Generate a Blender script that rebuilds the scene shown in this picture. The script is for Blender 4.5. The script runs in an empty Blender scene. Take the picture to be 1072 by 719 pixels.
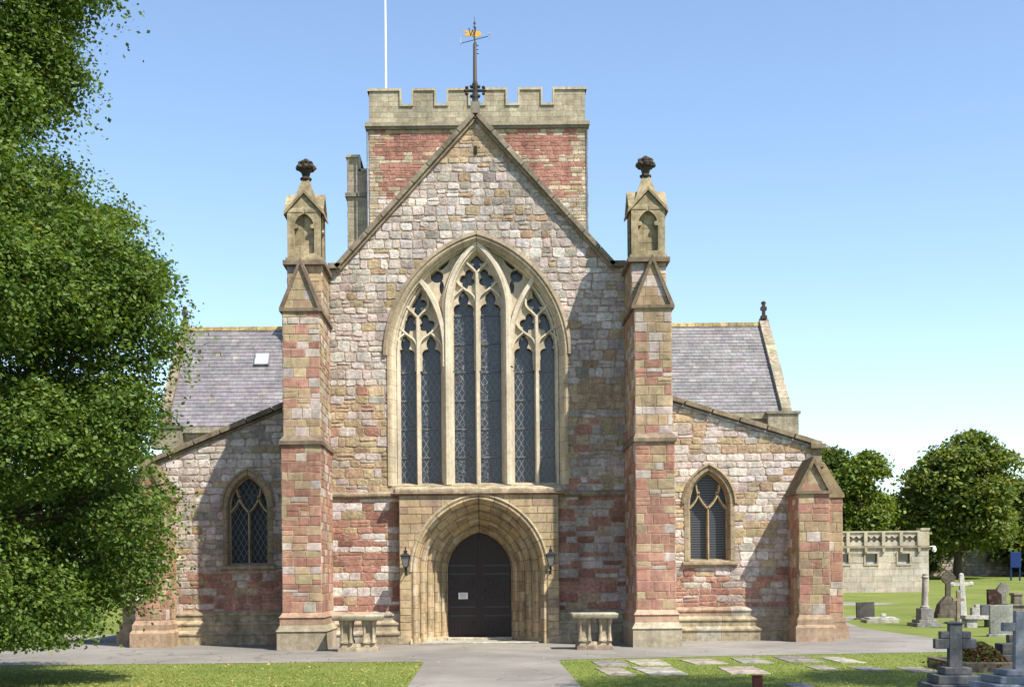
import bpy, math, random
import numpy as np
from mathutils import Vector, Matrix
from mathutils.geometry import tessellate_polygon
R = math.radians
random.seed(7)
scene = bpy.context.scene
C = scene.collection

# ------------------------------------------------------------------ camera, sky, sun, exposure
EYE, DIST, FOC, VX, HY, ROLL = 2.0, 38.0, 1330.0, 506.0, 603.0, 0.0087
cd = bpy.data.cameras.new('camera'); cam = bpy.data.objects.new('camera', cd); C.objects.link(cam)
cam.location = (0, -DIST, EYE)
cam.rotation_euler = (Matrix.Rotation(R(90), 3, 'X') @ Matrix.Rotation(-ROLL, 3, 'Z')).to_euler()
cd.sensor_width = 36; cd.lens = 36 * FOC / 1072
cd.shift_x = (536 - VX) / 1072; cd.shift_y = (HY - 359.5) / 1072
cd.clip_end = 3000
scene.camera = cam
SUN_AZ, SUN_EL = R(46), R(52.5)            # to the right of the west front's axis, seen from the lawn
w = bpy.data.worlds.new('World'); scene.world = w; w.use_nodes = True
nt = w.node_tree
sky = nt.nodes.new('ShaderNodeTexSky'); sky.sky_type = 'NISHITA'; sky.sun_disc = False
sky.sun_elevation = SUN_EL; sky.sun_rotation = math.pi - SUN_AZ
sky.air_density = 0.92; sky.dust_density = 0.35; sky.ozone_density = 1.0
nt.links.new(sky.outputs[0], nt.nodes['Background'].inputs[0])
nt.nodes['Background'].inputs[1].default_value = 0.135
sd = bpy.data.lights.new('sun', 'SUN'); sd.energy = 4.5; sd.angle = R(0.53); sd.color = (1, 0.93, 0.80)
so = bpy.data.objects.new('sun', sd); C.objects.link(so)
tosun = Vector((math.sin(SUN_AZ) * math.cos(SUN_EL), -math.cos(SUN_AZ) * math.cos(SUN_EL), math.sin(SUN_EL)))
so.rotation_euler = tosun.to_track_quat('Z', 'Y').to_euler(); so.location = (30, -40, 50)
scene.view_settings.view_transform = 'Standard'; scene.view_settings.look = 'None'
scene.view_settings.gamma = 1; scene.view_settings.exposure = 0.92
scene.render.engine = 'CYCLES'

# ------------------------------------------------------------------ helpers
def unroll(x, y):
    return x - ROLL * (y - HY), y + ROLL * (x - VX)
def at(x, y, Y):                          # photo point at depth Y -> X, Z in metres
    x, y = unroll(x, y); s = (DIST + Y) / FOC
    return (x - VX) * s, EYE + (HY - y) * s
def gz(Y):                                # the churchyard rises gently towards the back
    t = max(0.0, Y - 8.0); return 0.025 * min(t, 110) if t > 0 else 0.0
def on_ground(x, y):
    ux, uy = unroll(x, y); d = FOC * EYE / max(uy - HY, 1.0)
    if d > DIST + 8: d = FOC * (EYE + .025 * (DIST + 8)) / (uy - HY + .025 * FOC)
    return (ux - VX) * d / FOC, d - DIST
def jit(c, a, rnd=random):
    k = 1 + rnd.uniform(-a, a)
    return tuple(max(0.01, x * k * (1 + rnd.uniform(-a * .25, a * .25))) for x in c[:3])

class MB:
    def __init__(self): self.v = []; self.f = []; self.c = []
    def face(self, pts, col=(.5, .5, .5)):
        n = len(self.v); self.v.extend(tuple(p) for p in pts); self.f.append(tuple(range(n, n + len(pts)))); self.c.append(col)
    def mesh(self, vs, fs, col):
        n = len(self.v); self.v.extend(tuple(p) for p in vs)
        for f in fs: self.f.append(tuple(i + n for i in f)); self.c.append(col)
    def hexa(self, b, t, col):            # bottom ring, top ring of equal length
        n = len(b); k = len(self.v); self.v.extend(tuple(p) for p in list(b) + list(t))
        self.f.append(tuple(k + i for i in reversed(range(n)))); self.f.append(tuple(k + n + i for i in range(n)))
        for i in range(n):
            j = (i + 1) % n; self.f.append((k + i, k + j, k + n + j, k + n + i))
        self.c.extend([col] * (n + 2))
    def box(self, x0, x1, y0, y1, z0, z1, col=(.5, .5, .5), tx=0, ty=0):
        b = [(x0, y0, z0), (x1, y0, z0), (x1, y1, z0), (x0, y1, z0)]
        t = [(x0 + tx, y0 + ty, z1), (x1 - tx, y0 + ty, z1), (x1 - tx, y1 - ty, z1), (x0 + tx, y1 - ty, z1)]
        self.hexa(b, t, col)
    def prism_y(self, pts, y0, y1, col=(.5, .5, .5)):
        self.hexa([(x, y0, z) for x, z in pts], [(x, y1, z) for x, z in pts], col)
    def prism_x(self, pts, x0, x1, col=(.5, .5, .5)):
        self.hexa([(x0, y, z) for y, z in pts], [(x1, y, z) for y, z in pts], col)
    def prism_z(self, pts, z0, z1, col=(.5, .5, .5)):
        self.hexa([(x, y, z0) for x, y in pts], [(x, y, z1) for x, y in pts], col)
    def tube(self, pts, rad, n=8, col=(.5, .5, .5), cap=True):
        if not isinstance(rad, (list, tuple)): rad = [rad] * len(pts)
        P = [Vector(p) for p in pts]; k0 = len(self.v); ref = None
        for i, p in enumerate(P):
            t = (P[min(i + 1, len(P) - 1)] - P[max(i - 1, 0)]).normalized()
            if ref is None: ref = t.orthogonal().normalized()
            a = (ref - t * ref.dot(t)).normalized(); ref = a; b = t.cross(a)
            for j in range(n):
                th = 2 * math.pi * j / n
                self.v.append(tuple(p + (a * math.cos(th) + b * math.sin(th)) * rad[i]))
        for i in range(len(P) - 1):
            for j in range(n):
                q = (j + 1) % n
                self.f.append((k0 + i * n + j, k0 + i * n + q, k0 + (i + 1) * n + q, k0 + (i + 1) * n + j)); self.c.append(col)
        if cap:
            self.f.append(tuple(k0 + j for j in range(n))); self.c.append(col)
            self.f.append(tuple(k0 + (len(P) - 1) * n + j for j in range(n))); self.c.append(col)
    def lathe(self, prof, cx, cy, n=16, col=(.5, .5, .5), rot=0, sx=1, sy=1):   # prof: (r, z)
        k0 = len(self.v)
        for r, z in prof:
            for j in range(n):
                th = 2 * math.pi * j / n + rot
                self.v.append((cx + r * math.cos(th) * sx, cy + r * math.sin(th) * sy, z))
        for i in range(len(prof) - 1):
            for j in range(n):
                q = (j + 1) % n
                self.f.append((k0 + i * n + j, k0 + i * n + q, k0 + (i + 1) * n + q, k0 + (i + 1) * n + j)); self.c.append(col)
        self.f.append(tuple(k0 + j for j in range(n))); self.c.append(col)
        self.f.append(tuple(k0 + (len(prof) - 1) * n + j for j in range(n))); self.c.append(col)
    def blob(self, c, r, col, n=8, m=5, rnd=random, rough=.15):
        k0 = len(self.v)
        for i in range(m + 1):
            ph = math.pi * i / m
            for j in range(n):
                th = 2 * math.pi * j / n; q = 1 + rnd.uniform(-rough, rough)
                self.v.append((c[0] + r[0] * q * math.sin(ph) * math.cos(th), c[1] + r[1] * q * math.sin(ph) * math.sin(th), c[2] + r[2] * math.cos(ph)))
        for i in range(m):
            for j in range(n):
                q = (j + 1) % n
                self.f.append((k0 + i * n + j, k0 + i * n + q, k0 + (i + 1) * n + q, k0 + (i + 1) * n + j)); self.c.append(col)
    def build(self, name, mat, parent=None, bevel=0, smooth=False, loc=None):
        me = bpy.data.meshes.new(name); me.from_pydata(self.v, [], self.f)
        a = me.attributes.new('tint', 'FLOAT_COLOR', 'FACE')
        arr = np.ones((len(self.f), 4), dtype=np.float32)
        if self.f: arr[:, :3] = np.array([c[:3] for c in self.c], dtype=np.float32)
        a.data.foreach_set('color', arr.ravel())
        if smooth: me.polygons.foreach_set('use_smooth', [True] * len(self.f))
        me.materials.append(mat); me.update()
        o = bpy.data.objects.new(name, me); C.objects.link(o)
        if parent is not None: o.parent = parent
        if loc is not None: o.location = loc
        if bevel:
            md = o.modifiers.new('bevel', 'BEVEL'); md.width = bevel; md.segments = 2; md.limit_method = 'ANGLE'; md.angle_limit = R(35)
        return o

def thing(name, label, cat, loc=(0, 0, 0), rz=0, group=None):
    o = bpy.data.objects.new(name, None); C.objects.link(o); o.location = loc; o.rotation_euler = (0, 0, rz)
    return tag(o, label, cat, group)
def tag(o, label, cat, group=None):
    o['label'] = label; o['category'] = cat
    if group: o['group'] = group
    return o
def kind(o, k): o['kind'] = k; return o

class Fr:                                 # a frame: a wall face with its own u, v and outward n
    def __init__(s, o, u, v, n): s.o, s.u, s.v, s.n = Vector(o), Vector(u), Vector(v), Vector(n)
    def __call__(s, a, b, c=0.0): return s.o + s.u * a + s.v * b + s.n * c
def front(Y, x=0, z=0): return Fr((x, Y, z), (1, 0, 0), (0, 0, 1), (0, -1, 0))
def west_left(X): return Fr((X, 0, 0), (0, 1, 0), (0, 0, 1), (-1, 0, 0))      # faces -X, u = Y
def west_right(X): return Fr((X, 0, 0), (0, 1, 0), (0, 0, 1), (1, 0, 0))      # faces +X, u = Y

def clip(poly, p, q, keep_left=True):
    out = []; s = 1 if keep_left else -1
    def side(a): return s * ((q[0] - p[0]) * (a[1] - p[1]) - (q[1] - p[1]) * (a[0] - p[0]))
    for i in range(len(poly)):
        a, b = poly[i], poly[(i + 1) % len(poly)]; sa, sb = side(a), side(b)
        if sa >= 0: out.append(a)
        if (sa > 0 and sb < 0) or (sa < 0 and sb > 0):
            t = sa / (sa - sb); out.append((a[0] + t * (b[0] - a[0]), a[1] + t * (b[1] - a[1])))
    return out
def area(p):
    return .5 * sum(p[i][0] * p[(i + 1) % len(p)][1] - p[(i + 1) % len(p)][0] * p[i][1] for i in range(len(p))) if len(p) > 2 else 0
def clip_in(poly, H):
    for i in range(len(H)):
        if len(poly) < 3: return []
        poly = clip(poly, H[i], H[(i + 1) % len(H)], True)
    return poly
def clip_out(poly, H):
    if area(clip_in(poly, H)) < 1e-5: return poly
    best, ba = [], 0
    for i in range(len(H)):
        c = clip(poly, H[i], H[(i + 1) % len(H)], False); a = area(c)
        if a > ba: best, ba = c, a
    return best

def stone(mb, fr, poly, col, gap, relief, bev, rnd, rough=0.0):
    cx = sum(p[0] for p in poly) / len(poly); cy = sum(p[1] for p in poly) / len(poly)
    w = max(p[0] for p in poly) - min(p[0] for p in poly); h = max(p[1] for p in poly) - min(p[1] for p in poly)
    if w < gap * 2.2 or h < gap * 2.2: return
    if rough >= .01:                      # knock the corners off rock-faced stones
        q = []; m = len(poly)
        for i in range(m):
            a, b, c = poly[i - 1], poly[i], poly[(i + 1) % m]
            la = math.hypot(a[0] - b[0], a[1] - b[1]) + 1e-6; lc_ = math.hypot(c[0] - b[0], c[1] - b[1]) + 1e-6
            k1 = min(rnd.uniform(.015, .075), la * .35) / la; k2 = min(rnd.uniform(.015, .075), lc_ * .35) / lc_
            q += [(b[0] + (a[0] - b[0]) * k1, b[1] + (a[1] - b[1]) * k1), (b[0] + (c[0] - b[0]) * k2, b[1] + (c[1] - b[1]) * k2)]
        poly = q
    def sh(d, j): 
        kx, ky = 1 - d / w, 1 - d / h
        return [(cx + (p[0] - cx) * kx + rnd.uniform(-j, j), cy + (p[1] - cy) * ky + rnd.uniform(-j, j)) for p in poly]
    o = sh(gap, 0 if rough == 0 else min(gap * .9, rough)); 
    if min(w, h) < gap + 2.4 * bev: bev = max(0.002, (min(w, h) - gap) * .25)
    kx, ky = 1 - 2 * bev / w, 1 - 2 * bev / h
    hh = relief * rnd.uniform(.6, 1.3)
    tx, ty = rnd.uniform(-1, 1) * rough * .6, rnd.uniform(-1, 1) * rough * .6
    n = len(poly); vs = [fr(a, b, 0.0) for a, b in o]
    for a, b in o:
        a2, b2 = cx + (a - cx) * kx, cy + (b - cy) * ky
        vs.append(fr(a2, b2, hh + tx * (a2 - cx) / w * 2 + ty * (b2 - cy) / h * 2))
    fs = [(i, (i + 1) % n, n + (i + 1) % n, n + i) for i in range(n)]
    if rough > 0 and n >= 4:
        vs.append(fr(cx + rnd.uniform(-.2, .2) * w, cy + rnd.uniform(-.2, .2) * h, hh + rnd.uniform(-.1, .6) * rough))
        fs += [(n + i, n + (i + 1) % n, 2 * n) for i in range(n)]
    else: fs.append(tuple(range(n, 2 * n)))
    mb.mesh(vs, fs, col)

def panel(mb, fr, outline, colf, ch=(.2, .3), cw=(.3, .6), gap=.016, relief=.015, bev=.012, rough=0.0, holes=(), rnd=random, mort=None, wob=0.0):
    u0 = min(p[0] for p in outline); u1 = max(p[0] for p in outline); v0 = min(p[1] for p in outline); v1 = max(p[1] for p in outline)
    if area(outline) < 0: outline = outline[::-1]
    if mort is not None:
        tri = tessellate_polygon([[Vector((a, b, 0)) for a, b in outline]] + [[Vector((a, b, 0)) for a, b in h] for h in holes])
        flat = [p for l in [outline] + list(holes) for p in l]
        mb.mesh([fr(a, b, 0) for a, b in flat], [tuple(t) for t in tri], mort)
    v = v0
    while v < v1 - .02:
        h = min(rnd.uniform(*ch), v1 - v)
        if v1 - v - h < ch[0] * .55: h = v1 - v
        u = u0 - rnd.uniform(0, cw[0] * .5); prev = None
        while u < u1 - .01:
            wd = rnd.uniform(*cw)
            if u1 - u - wd < cw[0] * .5: wd = max(u1 - u, .05)
            a, b = max(u, u0), min(u + wd, u1)
            if b - a > .04:
                parts = [(v, v + h)]
                if rough > 0 and h > ch[0] * 1.15 and rnd.random() < .2:
                    m = v + h * rnd.uniform(.4, .6); parts = [(v, m), (m, v + h)]
                for q0, q1 in parts:
                    w1, w2 = rnd.uniform(-wob, wob), rnd.uniform(-wob, wob)
                    poly = [(a, q0 + w1), (b, q0 + w2), (b, q1 + w2), (a, q1 + w1)] if wob else [(a, q0), (b, q0), (b, q1), (a, q1)]
                    poly = clip_in(poly, outline)
                    for H in holes:
                        if len(poly) > 2: poly = clip_out(poly, H)
                    if len(poly) > 2 and area(poly) > 2e-3:
                        col = colf((a + b) / 2, (q0 + q1) / 2, rnd, prev); prev = col
                        stone(mb, fr, poly, col, gap, relief, bev, rnd, rough)
            u += wd
        v += h

def rect(a, b, c, d): return [(a, c), (b, c), (b, d), (a, d)]
def arch_poly(cx, half, sill, spring, c, n=10):       # pointed arch: arc centres c beyond the axis
    Rr = half + c; top = math.acos(c / Rr); pts = [(cx - half, sill), (cx + half, sill)]
    for i in range(n + 1):
        t = top * i / n; pts.append((cx - c + Rr * math.cos(t), spring + Rr * math.sin(t)))
    for i in range(n - 1, -1, -1):
        t = top * i / n; pts.append((cx + c - Rr * math.cos(t), spring + Rr * math.sin(t)))
    return pts
def arch_c(half, rise): return (half * half + rise * rise) / (2 * half) - half

def sweep_arch(mb, fr, cx, half, sill, spring, c, prof, colf, rnd, jh=.32, joint=.014, jcol=(.2, .16, .11), narc=None, arc_only=False):
    """profile (o, n) swept up the jambs and round a pointed arch; blocks coloured one by one with dark joints"""
    Rr = half + c
    for sgn in (-1, 1):
        st = []
        if not arc_only:
            k = max(1, round((spring - sill) / jh)); 
            for i in range(k): st.append(('j', sill + (spring - sill) * i / k, sill + (spring - sill) * (i + 1) / k))
        om = max(p[0] for p in prof); 
        top = math.acos(c / (Rr + om))
        na = narc or max(4, round(top * (Rr + om * .5) / jh))
        for i in range(na): st.append(('a', i / na, (i + 1) / na))
        def pos(s, t, o, n):
            if s == 'j': return fr(cx + sgn * (half + o), t, n)
            tp = math.acos(min(1, c / (Rr + o)))
            return fr(cx + sgn * (-c + (Rr + o) * math.cos(tp * t)), spring + (Rr + o) * math.sin(tp * t), n)
        for s, t0, t1 in st:
            L = (t1 - t0) if s == 'j' else (t1 - t0) * top * Rr
            e = joint / L * (t1 - t0)
            col = None
            for i in range(len(prof) - 1):
                (o0, n0), (o1, n1) = prof[i], prof[i + 1]
                if i % 3 == 0 or col is None: col = colf(o0, t0, rnd, None)
                sub = 1 if s == 'j' else 2
                for q in range(sub):
                    a = t0 + (t1 - e - t0) * q / sub; b = t0 + (t1 - e - t0) * (q + 1) / sub
                    mb.face([pos(s, a, o0, n0), pos(s, a, o1, n1), pos(s, b, o1, n1), pos(s, b, o0, n0)], col)
                mb.face([pos(s, t1 - e, o0, n0), pos(s, t1 - e, o1, n1), pos(s, t1, o1, n1), pos(s, t1, o0, n0)], tuple(x * .45 for x in col))

def plate(mb, fr, F, u0, u1, v0, v1, step, n0, n1, col):
    """sheet of stone with the pierced outline F<0, as thick as n0 -> n1"""
    us = np.arange(u0, u1 + step * .5, step); vs = np.arange(v0, v1 + step * .5, step)
    U, V = np.meshgrid(us, vs, indexing='ij'); D = F(U, V); nu, nv = D.shape; ids = {}
    def vid(key, a, b):
        if key not in ids:
            ids[key] = len(mb.v); mb.v.append(tuple(fr(a, b, n0)))
        return ids[key]
    segs = []
    for i in range(nu - 1):
        for j in range(nv - 1):
            cs = ((i, j), (i + 1, j), (i + 1, j + 1), (i, j + 1)); d = [D[c] for c in cs]
            if min(d) >= 0: continue
            poly = []; cut = []
            for k in range(4):
                a, b = cs[k], cs[(k + 1) % 4]; da, db = d[k], d[(k + 1) % 4]
                if da < 0: poly.append(vid(a, us[a[0]], vs[a[1]]))
                if (da < 0) != (db < 0):
                    t = da / (da - db); key = (min(a, b), max(a, b))
                    x = vid(key, us[a[0]] + t * (us[b[0]] - us[a[0]]), vs[a[1]] + t * (vs[b[1]] - vs[a[1]])); poly.append(x); cut.append(x)
            if len(poly) > 2: mb.f.append(tuple(poly)); mb.c.append(col)
            if len(cut) == 2: segs.append(cut)
            elif len(cut) == 4: segs += [cut[:2], cut[2:]]
    off = fr.n * (n1 - n0); back = {}
    def bk(x):
        if x not in back: back[x] = len(mb.v); mb.v.append(tuple(Vector(mb.v[x]) + off))
        return back[x]
    for a, b in segs: mb.f.append((a, b, bk(b), bk(a))); mb.c.append(col)

def bar(mb, fr, pts, wb, wt, nb, nt_, col):           # a moulded rib lying in a wall plane
    L = []; n = len(pts)
    for i in range(n):
        a = Vector(pts[max(i - 1, 0)]); b = Vector(pts[min(i + 1, n - 1)]); t = (b - a).normalized(); m = Vector((-t.y, t.x)); p = Vector(pts[i])
        L.append([fr(*(p + m * wb / 2), nb), fr(*(p + m * wt / 2), nt_), fr(*(p - m * wt / 2), nt_), fr(*(p - m * wb / 2), nb)])
    for i in range(n - 1):
        for k in range(3): mb.face([L[i][k], L[i][k + 1], L[i + 1][k + 1], L[i + 1][k]], col)
    mb.face(L[0], col); mb.face(L[-1], col)

# ------------------------------------------------------------------ materials
def new_mat(name):
    m = bpy.data.materials.new(name); m.use_nodes = True; n = m.node_tree
    return m, n, n.nodes['Principled BSDF'], n.nodes.new, n.links.new
def stone_mat(name, var=.35, scale=7, bump=.35, rough=.9, stain=.35, lichen=0.0, bdist=.02):
    m, n, b, N, L = new_mat(name); b.inputs['Roughness'].default_value = rough; b.inputs['Specular IOR Level'].default_value = .15
    at_ = N('ShaderNodeAttribute'); at_.attribute_name = 'tint'; tc = N('ShaderNodeTexCoord')
    n1 = N('ShaderNodeTexNoise'); n1.inputs['Scale'].default_value = scale; n1.inputs['Detail'].default_value = 8; n1.inputs['Roughness'].default_value = .7
    n2 = N('ShaderNodeTexNoise'); n2.inputs['Scale'].default_value = .55; n2.inputs['Detail'].default_value = 6; n2.inputs['Roughness'].default_value = .65
    L(tc.outputs['Object'], n1.inputs['Vector']); L(tc.outputs['Object'], n2.inputs['Vector'])
    r1 = N('ShaderNodeMapRange'); r1.inputs[1].default_value = .3; r1.inputs[2].default_value = .7; r1.inputs[3].default_value = 1 - var; r1.inputs[4].default_value = 1 + var * .7
    r2 = N('ShaderNodeMapRange'); r2.inputs[1].default_value = .35; r2.inputs[2].default_value = .62; r2.inputs[3].default_value = 1 - stain; r2.inputs[4].default_value = 1.05
    L(n1.outputs[0], r1.inputs[0]); L(n2.outputs[0], r2.inputs[0])
    mu = N('ShaderNodeMath'); mu.operation = 'MULTIPLY'; L(r1.outputs[0], mu.inputs[0]); L(r2.outputs[0], mu.inputs[1])
    mp = N('ShaderNodeMapping'); mp.inputs['Scale'].default_value = (2.6, 2.6, .28); L(tc.outputs['Object'], mp.inputs[0])
    n4 = N('ShaderNodeTexNoise'); n4.inputs['Scale'].default_value = 1.0; n4.inputs['Detail'].default_value = 7; n4.inputs['Roughness'].default_value = .7; L(mp.outputs[0], n4.inputs['Vector'])
    r4 = N('ShaderNodeMapRange'); r4.inputs[1].default_value = .38; r4.inputs[2].default_value = .58; r4.inputs[3].default_value = 1 - stain * .75; r4.inputs[4].default_value = 1.06; L(n4.outputs[0], r4.inputs[0])
    n5 = N('ShaderNodeTexNoise'); n5.inputs['Scale'].default_value = 2.3; n5.inputs['Detail'].default_value = 8; n5.inputs['Roughness'].default_value = .75; L(tc.outputs['Object'], n5.inputs['Vector'])
    r5 = N('ShaderNodeMapRange'); r5.inputs[1].default_value = .36; r5.inputs[2].default_value = .6; r5.inputs[3].default_value = 1 - stain * .7; r5.inputs[4].default_value = 1.08; L(n5.outputs[0], r5.inputs[0])
    m4 = N('ShaderNodeMath'); m4.operation = 'MULTIPLY'; L(r4.outputs[0], m4.inputs[0]); L(r5.outputs[0], m4.inputs[1])
    m5 = N('ShaderNodeMath'); m5.operation = 'MULTIPLY'; L(m4.outputs[0], m5.inputs[0]); L(mu.outputs[0], m5.inputs[1]); mu = m5
    vm = N('ShaderNodeVectorMath'); vm.operation = 'SCALE'; L(at_.outputs['Color'], vm.inputs[0]); L(mu.outputs[0], vm.inputs['Scale'])
    src = vm.outputs[0]
    if lichen:
        n3 = N('ShaderNodeTexNoise'); n3.inputs['Scale'].default_value = 4.5; n3.inputs['Detail'].default_value = 7; L(tc.outputs['Object'], n3.inputs['Vector'])
        r3 = N('ShaderNodeMapRange'); r3.inputs[1].default_value = .55; r3.inputs[2].default_value = .68; r3.inputs[3].default_value = 0; r3.inputs[4].default_value = lichen; L(n3.outputs[0], r3.inputs[0])
        mx = N('ShaderNodeMix'); mx.data_type = 'RGBA'; mx.inputs['B'].default_value = (.16, .13, .085, 1); L(src, mx.inputs['A']); L(r3.outputs[0], mx.inputs['Factor']); src = mx.outputs['Result']
    L(src, b.inputs['Base Color'])
    bp = N('ShaderNodeBump'); bp.inputs['Strength'].default_value = bump; bp.inputs['Distance'].default_value = bdist; L(n1.outputs[0], bp.inputs['Height']); L(bp.outputs[0], b.inputs['Normal'])
    return m
def flat_mat(name, col, rough=.6, metal=0, spec=.3, var=.15, scale=20, bump=.05):
    m, n, b, N, L = new_mat(name); b.inputs['Roughness'].default_value = rough; b.inputs['Metallic'].default_value = metal; b.inputs['Specular IOR Level'].default_value = spec
    tc = N('ShaderNodeTexCoord'); n1 = N('ShaderNodeTexNoise'); n1.inputs['Scale'].default_value = scale; n1.inputs['Detail'].default_value = 6; L(tc.outputs['Object'], n1.inputs['Vector'])
    cr = N('ShaderNodeMapRange'); cr.inputs[3].default_value = 1 - var; cr.inputs[4].default_value = 1 + var; L(n1.outputs[0], cr.inputs[0])
    vm = N('ShaderNodeVectorMath'); vm.operation = 'SCALE'; vm.inputs[0].default_value = col; L(cr.outputs[0], vm.inputs['Scale']); L(vm.outputs[0], b.inputs['Base Color'])
    bp = N('ShaderNodeBump'); bp.inputs['Strength'].default_value = bump; L(n1.outputs[0], bp.inputs['Height']); L(bp.outputs[0], b.inputs['Normal'])
    return m
M = {}
M['rubble'] = stone_mat('rubble_stone', .45, 11, .9, stain=.26, bdist=.035)
M['ashlar'] = stone_mat('dressed_stone', .32, 9, .45, stain=.26, lichen=.2)
M['weathered'] = stone_mat('weathered_stone', .40, 7, .4, stain=.34, lichen=.6)
M['tracery'] = stone_mat('tracery_stone', .22, 8, .2, stain=.2)
M['slate'] = stone_mat('roof_slate', .22, 9, .15, rough=.55, stain=.22)
M['grave'] = stone_mat('grave_stone', .35, 12, .35, stain=.35, lichen=.45)
M['iron'] = flat_mat('black_iron', (.02, .02, .022), .45, 0, .5)
M['gold'] = flat_mat('gilded_metal', (.75, .42, .08), .35, .6)
M['white_paint'] = flat_mat('white_paint', (.8, .8, .8), .4)
M['blue_paint'] = flat_mat('blue_paint', (.006, .022, .11), .4)
M['red_post'] = flat_mat('red_brown_paint', (.12, .025, .02), .6)
M['paper'] = flat_mat('white_paper', (.8, .8, .78), .7)
M['ink'] = flat_mat('grey_print', (.35, .36, .38), .7)
M['lead'] = flat_mat('lead_sheet', (.3, .33, .37), .45)
M['bark'] = flat_mat('bark', (.09, .07, .05), .95, 0, .1, .4, 12, .5)
M['lamp_glass'] = flat_mat('lantern_glass', (.16, .165, .16), .15, 0, .6)

def glass_mat(name, pitch, figure=False):
    m, n, b, N, L = new_mat(name)
    tc = N('ShaderNodeTexCoord'); sx = N('ShaderNodeSeparateXYZ'); L(tc.outputs['Object'], sx.inputs[0])
    def math_(op, a, c=None, v=None):
        q = N('ShaderNodeMath'); q.operation = op
        if hasattr(a, 'node'): L(a, q.inputs[0])
        else: q.inputs[0].default_value = a
        if c is not None:
            if hasattr(c, 'node'): L(c, q.inputs[1])
            else: q.inputs[1].default_value = c
        return q.outputs[0]
    x, z = sx.outputs['X'], sx.outputs['Z']
    nz = N('ShaderNodeTexNoise'); nz.inputs['Scale'].default_value = 1.3; nz.inputs['Detail'].default_value = 3; L(tc.outputs['Object'], nz.inputs['Vector'])
    zz = math_('MULTIPLY', z, .55)
    a = math_('ABSOLUTE', math_('SUBTRACT', math_('FRACT', math_('DIVIDE', math_('ADD', x, zz), pitch)), .5))
    c = math_('ABSOLUTE', math_('SUBTRACT', math_('FRACT', math_('DIVIDE', math_('SUBTRACT', x, zz), pitch)), .5))
    line = math_('LESS_THAN', math_('MINIMUM', a, c), .055)
    vo = N('ShaderNodeTexVoronoi'); vo.feature = 'DISTANCE_TO_EDGE'; vo.inputs['Scale'].default_value = 8.5; L(tc.outputs['Object'], vo.inputs['Vector'])
    fig = math_('LESS_THAN', vo.outputs['Distance'], .035)
    bands = N('ShaderNodeMath'); bands.operation = 'GREATER_THAN'; L(nz.outputs[0], bands.inputs[0]); bands.inputs[1].default_value = .44 if figure else .62
    ln = N('ShaderNodeMix'); L(bands.outputs[0], ln.inputs['Factor']); L(line, ln.inputs['A']); L(fig, ln.inputs['B'])
    vc = N('ShaderNodeTexVoronoi'); vc.inputs['Scale'].default_value = 8.5; L(tc.outputs['Object'], vc.inputs['Vector'])
    ramp = N('ShaderNodeValToRGB'); e = ramp.color_ramp; e.interpolation = 'CONSTANT'
    e.elements[0].color = (.016, .020, .027, 1); e.elements[1].position = .45; e.elements[1].color = (.028, .032, .04, 1)
    for p, cc in ((.7, (.05, .018, .024, 1)), (.78, (.016, .026, .022, 1)), (.86, (.02, .024, .045, 1)), (.95, (.055, .05, .045, 1))):
        q = e.elements.new(p); q.color = cc
    sc = N('ShaderNodeSeparateColor'); L(vc.outputs['Color'], sc.inputs[0]); L(sc.outputs[0], ramp.inputs[0])
    base = N('ShaderNodeMix'); base.data_type = 'RGBA'; base.inputs['A'].default_value = (.018, .024, .032, 1); L(ramp.outputs[0], base.inputs['B']); L(bands.outputs[0], base.inputs['Factor'])
    mx = N('ShaderNodeMix'); mx.data_type = 'RGBA'; L(ln.outputs['Result'], mx.inputs['Factor']); L(base.outputs['Result'], mx.inputs['A']); mx.inputs['B'].default_value = (.17, .175, .185, 1)
    L(mx.outputs['Result'], b.inputs['Base Color'])
    ro = N('ShaderNodeMapRange'); L(ln.outputs['Result'], ro.inputs[0]); ro.inputs[3].default_value = .28; ro.inputs[4].default_value = .8; L(ro.outputs[0], b.inputs['Roughness'])
    b.inputs['Specular IOR Level'].default_value = .6
    bp = N('ShaderNodeBump'); bp.inputs['Strength'].default_value = .25; bp.inputs['Distance'].default_value = .02
    n5 = N('ShaderNodeTexNoise'); n5.inputs['Scale'].default_value = 5; L(tc.outputs['Object'], n5.inputs['Vector']); L(n5.outputs[0], bp.inputs['Height']); L(bp.outputs[0], b.inputs['Normal'])
    return m
M['quarry_glass'] = glass_mat('leaded_glass', .17)
M['figure_glass'] = glass_mat('stained_glass', .17, True)
def barred_mat():
    m, n, b, N, L = new_mat('barred_glass'); tc = N('ShaderNodeTexCoord'); wv_ = N('ShaderNodeTexWave'); wv_.wave_type = 'BANDS'; wv_.bands_direction = 'Z'; wv_.inputs['Scale'].default_value = 4.2; wv_.inputs['Distortion'].default_value = .3; L(tc.outputs['Object'], wv_.inputs['Vector'])
    r = N('ShaderNodeValToRGB'); e = r.color_ramp.elements; e[0].position = .55; e[0].color = (.018, .02, .027, 1); e[1].position = .8; e[1].color = (.10, .10, .115, 1); L(wv_.outputs[0], r.inputs[0]); L(r.outputs[0], b.inputs['Base Color']); b.inputs['Roughness'].default_value = .35; return m
M['barred_glass'] = barred_mat()
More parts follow.
